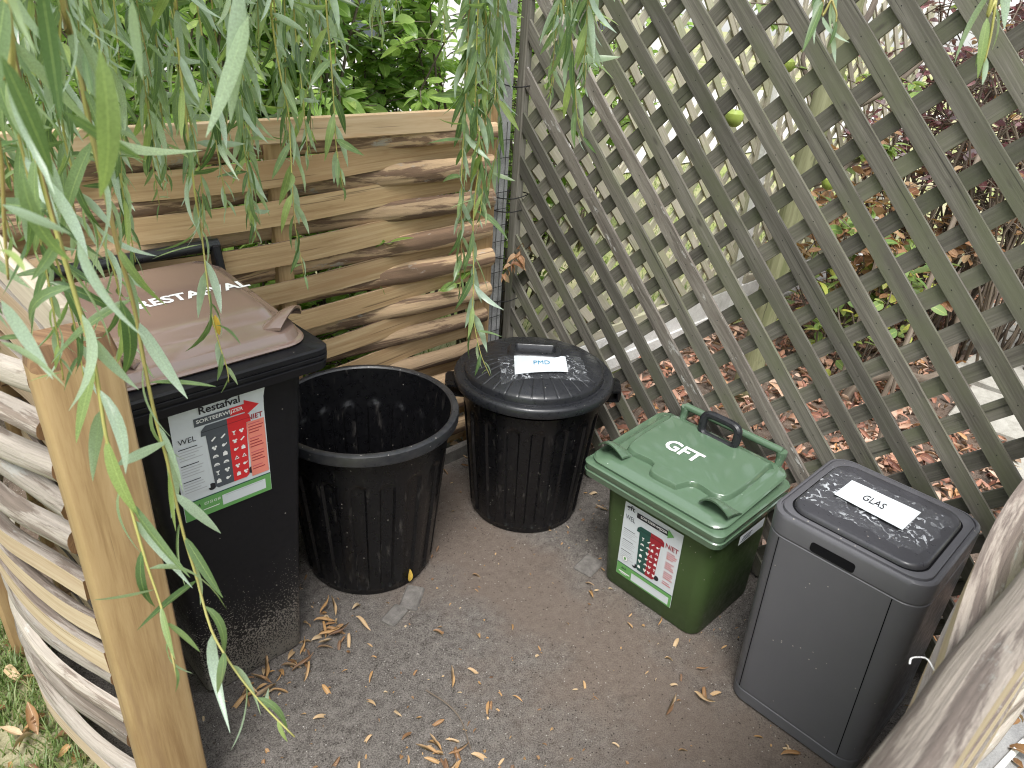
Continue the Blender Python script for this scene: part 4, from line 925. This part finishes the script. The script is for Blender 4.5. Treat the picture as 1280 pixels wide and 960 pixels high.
# ---------------- shrubs ----------------
ST6=[leaf_tpl(w_,6,.12,c,tw,.62,.45) for w_,c,tw in((.48,.15,.1),(.42,.3,-.2),(.55,.2,.2),(.5,.05,0))]
def shrub(name,label,cat,base,n_stem,spread,h,n_leaf,Lr,mat,tpls,sd,objs=120,zlo=.2,bare=0.0,stemmat='stem',group=None,sr=.009,xr=1.0,yr=1.0,fan=.9):
    r=random.Random(sd); root=empty(name,base,label,cat,group); B=Vector(base); ms=[]; smb=MB(); tips=[]
    for k in range(n_stem):
        a=r.random()*2*PI; q=spread*math.sqrt(r.random())
        tgt=B+Vector((q*math.cos(a)*xr,q*math.sin(a)*yr,h*r.uniform(.55,1))); st=B+Vector((q*.35*math.cos(a)*xr,q*.35*math.sin(a)*yr,-.02))
        J=lambda s_:Vector((r.uniform(-s_,s_),r.uniform(-s_,s_),r.uniform(-.03,.06)))
        C=bez([st,st.lerp(tgt,.3)+J(.09),st.lerp(tgt,.6)+J(.14),st.lerp(tgt,.82)+J(.14),tgt+J(.1)],9); smb.tube(C,[sr*(1.1-.1*i) for i in range(9)],5)
        tips.append(C)
        for j in range(11 if h>1.5 else 6):   # side twigs
            i=r.randrange(3,9) if h>1 else r.randrange(2,8); d=Vector((r.uniform(-1,1),r.uniform(-1,1),r.uniform(-.3,.7))).normalized()*r.uniform(.12,.3)*min(1,h); T=bez([C[i],C[i]+d*.5+Vector((0,0,.02)),C[i]+d],5); smb.tube(T,[sr*.4,sr*.36,sr*.3,sr*.22,sr*.12],4); tips.append(T)
    smb.build('stem',[M[stemmat]],root,ang=180)
    for k in range(n_leaf):
        T=tips[r.randrange(len(tips))]; i=r.randrange(1,len(T)) if len(T)<7 or h<1 else r.randrange(4,len(T)); p=T[i-1].lerp(T[i],r.random())
        if p.z<zlo: continue
        a=r.random()*2*PI; d=Vector((math.cos(a)*fan,math.sin(a)*fan,r.uniform(-.5,.5))); L=r.uniform(*Lr)
        p=p+d.normalized()*r.uniform(0,.03); ms.append((frame(p,d,Vector((r.uniform(-.6,.6),r.uniform(-.6,.6),1)),L,r.uniform(-.6,.6)),root,L))
    t_,q_=big_first(ms,objs)
    if t_:
        lm=[leaf_mesh(name+'_leaf',t,mat) for t in tpls]; leaf_objs(lm,[(m,p) for m,p,L in t_],None,r)
    if q_:
        mb=MB(); add_leaves(mb,tpls,[m for m,p,L in q_],r); o=mb.build('foliage',[mat],root,ang=180); o['kind']='stuff'
    return root
shrub('broadleaf_shrub','broad leaved green shrub right behind the back woven fence near the concrete post','shrub',(-.28,.72,0),40,.62,2.3,6500,(.055,.095),M['sleaf'],ST6,31,150,.25,xr=1.15,yr=.75)
shrub('broadleaf_shrub','light green shrub behind the middle of the back woven fence','shrub',(-1.25,.75,0),34,.6,2.2,5200,(.045,.08),M['sleaf'],ST6,32,90,.25,xr=1.0,yr=.75)
shrub('small_leaved_shrub','small leaved shrub with orange blossom behind the far left end of the fences','shrub',(-2.35,1.2,0),30,.65,2.4,6500,(.028,.048),M['sleaf'],ST6,33,40,.3)
r=random.Random(34)
sh=bpy.data.objects['small_leaved_shrub']; mb=MB()
for k in range(46):
    p=Vector((-2.35+r.uniform(-.5,.6),1.2+r.uniform(-.6,.3),r.uniform(1.0,2.1)))
    for j in range(5):
        a=j*1.256; m=frame(p,(math.cos(a),math.sin(a)-.4,.4),(0,-.5,1),.022,0); v,f,u=ST6[j%4]; mb.add([m@q for q in v],f,0,u)
M['blossom']=leafmat('orange_blossom',[(.0,(.75,.2,.1)),(1.0,(.85,.35,.22))],(.8,.4,.3),.3,.6,False)
o=mb.build('blossom',[M['blossom']],sh,ang=180); o['kind']='stuff'
shrub('tall_shrub','tall loose shrub farther back beyond the light green shrub','shrub',(-1.3,2.1,0),46,1.3,2.9,6500,(.05,.09),M['sleaf'],ST6,35,10,.4,xr=1.5,yr=.5)
shrub('ground_ivy_bush','low leafy bush at the foot of the back woven fence','bush',(-.9,.34,0),34,.8,1.25,2600,(.05,.085),M['sleaf'],ST6,36,60,.04,xr=1.1,yr=.22)
# beyond the dark lattice
shrub('red_leaved_shrub','purple red leaved shrub beyond the top right of the dark lattice','shrub',(2.7,-.7,0),34,.7,2.3,2600,(.045,.07),M['rleaf'],ST6,41,130,.9,xr=.8,yr=1.0,sr=.011)
shrub('hydrangea','hydrangea with withered rusty brown leaves beyond the lattice','shrub',(2.15,-.6,0),22,.5,1.1,900,(.06,.1),M['oleaf'],ST6,42,120,.1,sr=.007)
shrub('young_green_plant','pale green leafy plant between withered hydrangea and lattice','plant',(1.8,-.72,0),16,.5,.9,420,(.06,.1),M['gleaf'],ST6,43,60,.05,sr=.005)
shrub('bare_shrub','tangle of bare grey twigs behind the upper right lattice','shrub',(2.75,-1.15,0),70,.8,2.1,500,(.04,.06),M['oleaf'],ST6,44,20,.3,sr=.008)
shrub('lawn_edge_shrub','green shrub behind the pale rear lattice','shrub',(.5,.7,0),30,.6,2.0,3000,(.05,.085),M['sleaf'],ST6,45,40,.1)
shrub('beech_hedge','dense rusty brown hedge closing the view far behind the right end of the lattice','hedge',(4.35,-1.5,0),50,1.0,2.5,6500,(.05,.08),M['litter'],ST6,46,0,.05,xr=.45,yr=1.9,sr=.008)
shrub('lawn_edge_shrub','loose green shrub out on the lawn behind the rear lattice','shrub',(2.2,1.7,0),34,.8,2.2,3600,(.05,.085),M['sleaf'],ST6,47,20,.1,xr=1.3,yr=.6)
# unseen hedges added behind and left of the photographer to block low sky light
r=random.Random(91); mb=MB(); ms=[]
for k in range(9000):
    if k%2: x,y=r.uniform(-8,3),-6.4+r.uniform(-.5,.5)
    else: x,y=-7.2+r.uniform(-.5,.5),r.uniform(-6.5,5)
    a=r.random()*6.28; ms.append(frame((x,y,r.uniform(.05,2.9)),(math.cos(a),math.sin(a),r.uniform(-.5,.5)),(r.uniform(-1,1),r.uniform(-1,1),.6),r.uniform(.16,.3),0))
add_leaves(mb,ST6,ms,r); tag(mb.build('light_blocking_hedge',[M['sleaf']],None,ang=180),'unseen green hedge added behind the photographer to block low sky light','hedge',kind='stuff')
# apple tree
at=empty('apple_tree',(1.18,-.52,0),'apple tree with smooth green grey trunk just beyond the dark lattice','tree')
mb=MB(); tp=bez([(1.16,-.52,-.04),(1.18,-.52,.5),(1.2,-.53,1.1),(1.22,-.55,1.7),(1.25,-.55,2.4)],18); mb.tube(tp,[.075,.064]+[.06-.0012*k for k in range(16)],14); mb.build('trunk',[M['trunk']],at,ang=180)
r=random.Random(51); ends=[]
for k,(z0,dx,dy,dz) in enumerate(((1.25,.5,.35,.35),(1.35,.65,-.35,.5),(1.5,.35,.5,.6),(1.6,.75,.1,.5),(1.75,-.5,.45,.5),(1.0,.6,-.1,.12),(2.0,.5,-.6,.4),(2.1,-.5,-.3,.5))):
    i=min(range(18),key=lambda q:abs(tp[q].z-z0)); a=tp[i]; P=bez([a,a+Vector((dx*.4,dy*.4,dz*.25)),a+Vector((dx*.75,dy*.75+.05,dz*.6)),a+Vector((dx,dy,dz))],10)
    mb=MB(); mb.tube(P,[.019-.0015*q for q in range(10)],7)
    for j in range(5):
        q=r.randrange(3,10); d=Vector((r.uniform(-1,1),r.uniform(-1,1),r.uniform(-.5,.4)))*.2; mb.tube(bez([P[q],P[q]+d*.5,P[q]+d],5),[.006,.005,.004,.003,.002],5); ends.append((P[q],d))
    mb.build('branch',[M['stem']],at,ang=180)
ms=[]
for k in range(420):
    p,d=ends[r.randrange(len(ends))]; q=p+d*r.random(); a=r.random()*6.28; L=r.uniform(.05,.08); dd=Vector((math.cos(a),math.sin(a),r.uniform(-.6,.2))); ms.append((frame(q,dd,(r.uniform(-.5,.5),r.uniform(-.5,.5),1),L,0),at,L))
t_,q_=big_first(ms,60); lm=[leaf_mesh('apple_leaf',t,M['gleaf']) for t in ST6]; leaf_objs(lm,[(m,p) for m,p,L in t_],None,r)
mb=MB(); add_leaves(mb,ST6,[m for m,p,L in q_],r); o=mb.build('foliage',[M['gleaf']],at,ang=180); o['kind']='stuff'
am=MB(); lathe(am,[(0,-.026),(.014,-.029),(.026,-.02),(.033,0),(.031,.016),(.02,.027),(.008,.026),(0,.021)],(0,0,0),14); ao=am.build('apple',[M['apple']]); ame=ao.data; bpy.data.objects.remove(ao)
for x,y,z in((.95,-.52,1.2),(.5,-.55,1.36),(1.28,-.62,1.06),(1.75,-.72,1.0),(1.8,-.78,.96),(1.6,-.5,1.35),(1.3,-.3,1.5)):
    o=bpy.data.objects.new('apple',ame); col.objects.link(o); o.location=(x,y,z); o.scale=(1,1,1); put(o,at)
    sm=MB(); sm.tube([(x,y,z+.02),(x+.003,y,z+.045),(x+.01,y+.005,z+.07)],.0018,4); sm.build('fruit_stalk',[M['stem']],at)
# thick crooked stems on the ground
cs=empty('crooked_stem',(1.85,-1.05,0),'thick crooked grey green stem curving low over the leaf litter','stem')
mb=MB(); mb.tube(bez([(1.55,-.86,-.03),(1.6,-.9,.1),(1.75,-1.0,.13),(1.95,-1.1,.08),(2.15,-1.12,.12),(2.35,-1.05,.4),(2.5,-1.0,.9)],24),[.03]*10+[.026]*8+[.02]*6,10); mb.build('stem',[M['stem']],cs,ang=180)
mb=MB(); mb.tube(bez([(1.55,-1.02,-.02),(1.62,-1.03,.2),(1.8,-1.0,.6),(2.1,-.95,1.2)],14),[.02,.017]+[.013]*12,8); mb.build('side_stem',[M['stem']],cs,ang=180)
for k,(a,b) in enumerate((((1.3,-.9,0),(1.45,-.85,.75)),((.9,-1.25,0),(1.0,-1.2,.5)))):
    mb=MB(); mb.tube(bez([a,((a[0]+b[0])/2+.01,(a[1]+b[1])/2,(a[2]+b[2])/2),b],8),.008,6); tag(mb.build('garden_cane',[M['stem']]),('taller' if k==0 else 'shorter')+' of two thin brown sticks standing in the leaf litter behind the lattice','stick','sticks behind the lattice')

# ---------------- rear lattice, its wood painted pale for sky light, with concrete plank and post ----------------
l2=empty('rear_lattice',(1.0,.07,0),'lattice fence coloured pale for sky light, running away behind the dark lattice','fence')
lattice(l2,(0,.075,0),(1,0,0),(0,-1,0),.04,1.9,.27,1.8,(.05,.02),.15,.04,.010,(M['lat_skylit'],M['lat_skylit']),7)
mb=MB(); mb.box((.97,.075,.245),(1.87,.035,.05),0,None,.003); mb.build('frame_rail',[M['lat_skylit']],l2); mb=MB(); mb.box((.055,.075,1.04),(.03,.036,1.54),0,None,.003); mb.build('frame_rail',[M['lat_skylit']],l2)
mb=MB(); mb.box((1.885,.075,1.04),(.03,.036,1.54),0,None,.003); mb.build('frame_rail',[M['lat_skylit']],l2)
l3=empty('rear_lattice',(3.0,.07,0),'pale lattice panel beyond the apple tree, right of the white concrete post','fence')
lattice(l3,(0,.075,0),(1,0,0),(0,-1,0),2.06,3.92,.27,1.8,(.05,.02),.15,.04,.010,(M['lat_skylit'],M['lat_skylit']),8)
mb=MB(); mb.box((2.99,.075,.245),(1.87,.035,.05),0,None,.003); mb.build('frame_rail',[M['lat_skylit']],l3)
for x in(2.075,3.905):
    mb=MB(); mb.box((x,.075,1.04),(.03,.036,1.54),0,None,.003); mb.build('frame_rail',[M['lat_skylit']],l3)
for x,lb in((1.98,'white edged concrete post behind the apple tree trunk'),(3.99,'concrete post at the far end of the rear lattice')):
    q=MB(); q.box((x,.075,.95),(.06,.06,1.9),0,None,.008); tag(q.build('concrete_post',[M['concw']]),lb,'post')
for x0,x1,lb in((-.02,1.925,'pale concrete plank under the rear lattice, left of the apple tree'),(2.035,3.94,'pale concrete plank under the rear lattice, right of the apple tree')):
    r_=empty('gravel_board',((x0+x1)/2,.08,0),lb,'plank'); q=MB(); q.box(((x0+x1)/2,.075,.105),(x1-x0,.035,.23),0,None,.006); q.build('board',[M['concw']],r_); q=MB(); q.box(((x0+x1)/2,.054,.055),(x1-x0-.01,.012,.07),0,None,.004); q.build('ledge',[M['concw']],r_)

# ---------------- paving, litter, grass, fallen leaves ----------------
pth=MB(); pth.box((2.3,-1.45,-.03),(2.6,1.3,.02)); po=pth.build('path',[M['soil']]); po['kind']='structure'
for x,y,sx,sy,a in((1.98,-1.47,.46,.4,4),(2.5,-1.32,.46,.4,-5),(1.55,-1.8,.42,.36,8),(3.0,-1.25,.46,.42,2),(2.1,-1.95,.45,.4,-3),(3.5,-1.1,.46,.42,0)):
    mb=MB(); mb.box((x,y,.012),(sx,sy,.05),0,Matrix.Rotation(R(a),3,'Z'),.006); mb.build('paving_slab',[M['slab']],po)
r=random.Random(61)
LT6=[leaf_tpl(w_,4,f_,c,tw,.7,.45,1) for w_,f_,c,tw in((.3,.5,.5,.6),(.4,.4,.7,-.5),(.22,.7,.3,.9),(.5,.35,.6,.2),(.35,.6,-.4,.3))]
def litter(name,label,n,area,Lr,mat,zr,sd,mask=None):
    r=random.Random(sd); mb=MB(); ms=[]
    for k in range(n):
        x=r.uniform(area[0],area[1]);y=r.uniform(area[2],area[3])
        if mask and not mask(x,y,r): continue
        a=r.random()*6.28; L=r.uniform(*Lr); ms.append(frame((x,y,r.uniform(*zr)),(math.cos(a),math.sin(a),r.uniform(-.2,.35)),(r.uniform(-.6,.6),r.uniform(-.6,.6),1),L,r.uniform(-.7,.7)))
    add_leaves(mb,LT6,ms,r); o=mb.build(name,[mat],None,ang=180); return tag(o,label,'leaf litter',kind='stuff')
onslab=lambda x,y,r: not (1.72<x<3.8 and -1.72<y<-1.05) or r.random()<.1
litter('leaf_litter','fallen reddish leaves covering the garden bed behind the lattice',7200,(.07,3.9,-2.3,.02),(.035,.075),M['litter'],(.0,.035),62,onslab)
litter('lawn_litter','dry curled leaves scattered through the grass outside the left fence',520,(-2.6,-1.87,-1.0,1.3),(.04,.09),M['dry'],(.01,.05),63)
litter('corner_litter','dry leaves drifted under the back woven fence',300,(-1.7,-.1,-.05,.5),(.04,.08),M['dry'],(.0,.03),64)
litter('near_corner_litter','dry leaves drifted outside the nearest woven fence',120,(-.5,.4,-2.4,-2.0),(.04,.08),M['dry'],(.01,.04),65)
mb=MB(); r=random.Random(66)
for k in range(30000):
    x=r.uniform(-2.6,-1.85);y=r.uniform(-1.0,1.6)
    if mnoise.noise(Vector((x*4,y*4,2)))<-.15 and r.random()<.75: continue
    a=r.random()*6.28;h=r.uniform(.025,.07);b=r.uniform(.2,1)*h;wd=.0021; c,s=math.cos(a),math.sin(a); px,py=-s*wd,c*wd; z=.005
    mb.add([(x-px,y-py,z),(x+px,y+py,z),(x+c*b*.4+px*.7,y+s*b*.4+py*.7,z+h*.6),(x+c*b*.4-px*.7,y+s*b*.4-py*.7,z+h*.6),(x+c*b,y+s*b,z+h*.85)],[(0,1,2,3),(3,2,4)])
tag(mb.build('lawn_grass',[M['blade']],None,ang=180),'patchy short grass mixed with dry leaves outside the left fence','grass',kind='stuff')
mb=MB()
for k in range(9000):
    x=r.uniform(.1,6);y=r.uniform(.3,3.2); a=r.random()*6.28;h=r.uniform(.03,.08);b=h*.7;wd=.004; c,s=math.cos(a),math.sin(a); px,py=-s*wd,c*wd
    mb.add([(x-px,y-py,-.03),(x+px,y+py,-.03),(x+c*b,y+s*b,h-.03)],[(0,1,2)])
tag(mb.build('back_lawn_grass',[M['blade']],None,ang=180),'sunlit lawn seen through both lattices','grass',kind='stuff')
FL=[(-1.2,-.733),(-1.104,-.813),(-1.332,-.683),(-1.406,-.762),(-1.261,-.837),(-1.228,-.907),(-1.316,-.902),(-1.07,-.924),(-1.022,-1.021),(-1.149,-.986),(-1.214,-1.034),(-1.214,-1.055),(-1.206,-1.071),(-1.219,-1.074),(-1.236,-1.045),(-1.107,-1.172),(-1.269,-.962),(-1.411,-.899),(-.995,-.9),(-1.38,-.941),(-.478,-.892),(-.51,-.954),(-.444,-1.162),(-.439,-1.233),(-.534,-1.251),(-.494,-1.333),(-.545,-1.315),(-.585,-1.335),(-.566,-1.376),(-.53,-1.386),(-.51,-1.429),(-.567,-1.562),(-.755,-1.453),(-.869,-1.325),(-.695,-1.37),(-1.017,-1.025),(-.778,-1.146),(-.522,-1.631),(-.527,-1.654),(-.562,-1.638),(-1.205,-.462),(-1.232,-.472),(-1.256,-.493),(-1.217,-.505),(-1.249,-.527),(-1.208,-.534),(-1.233,-.553),(-1.173,-.543),(-1.128,-.54),(-1.119,-.504),(-1.275,-.53),(-1.174,-.501),(-1.439,-.562),(-1.408,-.571),(-1.387,-.564),(-1.363,-.556),(-1.347,-.562),(-1.326,-.557),(-1.441,-.589),(-1.395,-.593),(-1.35,-.585),(-1.327,-.58),(-1.371,-.593),(-1.474,-.594),(-1.499,-.555),(-1.5,-.584),(-1.442,-.614),(-1.464,-.558),(-.982,-.727),(-.895,-.842),(-.801,-.882),(-.734,-.622),(-.064,-.597),(-.116,-.692),(-.303,-.056),(-.248,-.053),(-.337,-.065),(-.428,-.09),(-.963,-1.051),(-.29,-.1),(-.35,-.11),(-.62,-1.72),(-.6,-1.69),(-.66,-1.78),(-.58,-1.74)]
mb=MB(); r=random.Random(72)
for k in range(700):
    x=r.uniform(-1.65,-.05);y=r.uniform(-2.0,-.05)
    if abs(x+.66)<.25 and r.random()<.6: continue
    a=r.random()*6.28; add_leaves(mb,[LT6[r.randrange(5)]],[frame((x,y,floor_z(x,y)+.003),(math.cos(a),math.sin(a),r.uniform(-.1,.2)),(r.uniform(-.5,.5),r.uniform(-.5,.5),1),r.uniform(.006,.022),0)],r)
tag(mb.build('leaf_crumbs',[M['dry']],None,ang=180),'small broken bits of dry leaf trodden into the soil floor','leaf litter',kind='stuff')
_r=random.Random(5)
FL+=[(_r.uniform(-1.28,-1.17),_r.uniform(-.6,-.46)) for k in range(14)]+[(_r.uniform(-1.5,-1.3),_r.uniform(-.62,-.55)) for k in range(12)]+[(-1.21+_r.uniform(-.05,.05),-1.06+_r.uniform(-.05,.04)) for k in range(9)]
fr=random.Random(71); fm=[leaf_mesh('fallen_leaf',t,M['dry']) for t in [leaf_tpl(w_,7,f_,c,tw,.8,.45,1) for w_,f_,c,tw in((.17,.7,.25,.9),(.14,.9,.4,-1.2),(.2,.5,.6,.7),(.15,1.0,-.35,1.5),(.18,.8,.8,-.6))]]
for k,(x,y) in enumerate(FL):
    L=fr.uniform(.03,.07); a=fr.random()*6.28; pile=(-1.52<x<-1.1 and y>-.63)
    z=floor_z(x,y)+(.006+ (.012*fr.random() if pile else 0))+L*.02
    o=bpy.data.objects.new('fallen_leaf',fm[fr.randrange(5)]); col.objects.link(o)
    o.matrix_basis=frame((x,y,z),(math.cos(a),math.sin(a),fr.uniform(0,.12)),(fr.uniform(-.3,.3),fr.uniform(-.3,.3),1),L,fr.uniform(-.4,.4))
    if pile: tag(o,'dry curled willow leaf heaped against the foot of the black wheelie bin','leaf','leaves heaped by the wheelie bin')
    else:
        w_='among the trodden grit in the middle of the soil floor'
        if x>-.7 and y<-1.5: w_='at the near foot of the anthracite glass bin'
        elif x>-.65 and -1.5<=y<-.8: w_='on the soil in front of the green bin'
        elif x<-1.05 and y<-.98: w_='in the small heap nearest the camera on the soil floor'
        elif y>-.2: w_='on the ground under the back woven fence'
        elif x>-.2: w_='between the lidded round bin and the dark lattice'
        elif x<-1.05: w_='on the soil in front of the open black bin'
        tag(o,'dry willow leaf lying '+w_,'leaf','dry leaves on the soil floor')
t=leaf_tpl(.34,6,.2,.1,.1); mb=MB(); a=R(-72); q=Vector((OB[0]+.2085*math.cos(R(-88)),OB[1]+.2085*math.sin(R(-88)),.018))
m=frame(q,(.05,-.02,1),(-.2,-1,0),.05,0); mb.add([m@v for v in t[0]],t[1],0,t[2]); tag(mb.build('fallen_leaf',[M['yleaf']],None,ang=180),'yellow leaf sticking upright to the foot of the open black bin','leaf')
mb=MB(); mb.tube(bez([(-1.13,-.883,.008),(-1.116,-.962,.012),(-1.121,-1.024,.008),(-1.156,-1.1,.008)],14),[.0022]*8+[.0016]*6,5); tag(mb.build('fallen_twig',[M['stem']]),'thin dark curved twig lying on the soil floor','twig')
# withered spray tied at the corner post
ws=empty('withered_spray',(-.03,-.03,.8),'withered brown leaf spray caught on the corner post','dried leaves')
mb=MB(); P=bez([(.01,-.03,.85),(-.04,-.04,.8),(-.11,-.05,.75)],8); mb.tube(P,.0015,4); mb.build('stalk',[M['stem']],ws)
r=random.Random(81); om=[leaf_mesh('withered_leaf',t,M['oleaf']) for t in LT6]
for k in range(22):
    p=P[r.randrange(8)]; d=Vector((r.uniform(-1,.6),r.uniform(-1,.2),r.uniform(-.9,.3))); o=bpy.data.objects.new('leaf',om[r.randrange(5)]); col.objects.link(o); o.matrix_basis=frame(p,d,(0,-.3,1),r.uniform(.03,.055),r.uniform(-1,1)); put(o,ws)
mb=MB(); mb.tube([(-.3,-2.02,.012),(-.05,-2.06,.014),(.25,-2.12,.012)],.008,8); tag(mb.build('plastic_pipe',[M['white']]),'thin white pipe on the ground outside the nearest fence','pipe')
mb=MB(); mb.box((.15,-2.25,-.005),(1.2,.6,.03)); tag(mb.build('grey_slab',[M['conc']]),'grey stone slab on the ground outside the nearest fence','slab')

# ---------------- white house across the lawn ----------------
hs_=empty('white_house',(6,8.6,0),'white rendered house across the lawn, seen in slivers through both lattices','house')
mb=MB(); mb.box((4,10.5,2.6),(18,4,5.3)); mb.build('wall',[M['wall']],hs_)
for x in(5.4,10.2):
    mb=MB()
    for dx,dz,sx,sz in((0,.66,1.5,.08),(0,-.66,1.5,.08),(-.71,0,.08,1.24),(.71,0,.08,1.24),(0,0,.06,1.24)): mb.box((x+dx,8.48,1.55+dz),(sx,.08,sz))
    f_=mb.build('window',[M['white']],hs_); mb=MB(); mb.box((x,8.49,1.55),(1.36,.02,1.24)); mb.build('pane',[M['glass']],f_)
mb=MB(); mb.box((7.6,8.47,1.0),(1.0,.1,2.1)); mb.build('door',[M['inkd']],hs_)
mb=MB(); mb.loft([[Vector((-5.4,8.1,5.2)),Vector((13.4,8.1,5.2)),Vector((13.4,12.9,5.2)),Vector((-5.4,12.9,5.2))],[Vector((-5.4,10.4,7.4)),Vector((13.4,10.4,7.4)),Vector((13.4,10.6,7.4)),Vector((-5.4,10.6,7.4))]]); mb.build('roof',[M['roof']],hs_,smooth=False)

mb=MB(); mb.tube(bez([(-1.364,-1.925,1.177),(-1.361,-1.916,1.182),(-1.363,-1.909,1.18),(-1.366,-1.905,1.177),(-1.369,-1.906,1.173)],14),[.0004]*10+[.0007]*4,5); mb.build('loose_fibre',[M['white']],nf)
fl=bpy.data.objects['enclosure_floor']
for x,y,sx,sy,a in((-.945,-.575,.1,.06,38),(-1.03,-.6,.08,.05,20),(-.4,-.84,.09,.07,10)):
    mb=MB(); mb.box((x,y,.0),(sx,sy,.017),0,Matrix.Rotation(R(a),3,'Z')@Matrix.Rotation(R(2),3,'X'),.005); mb.build('paving_stone',[M['kerb2']],fl)
mb=MB(); mb.box((-.4,-.052,.022),(.62,.03,.07),0,None,.005)
tag(mb.build('edging_board',[M['kerb']]),'dark edging board on the ground at the foot of the back woven fence','board')
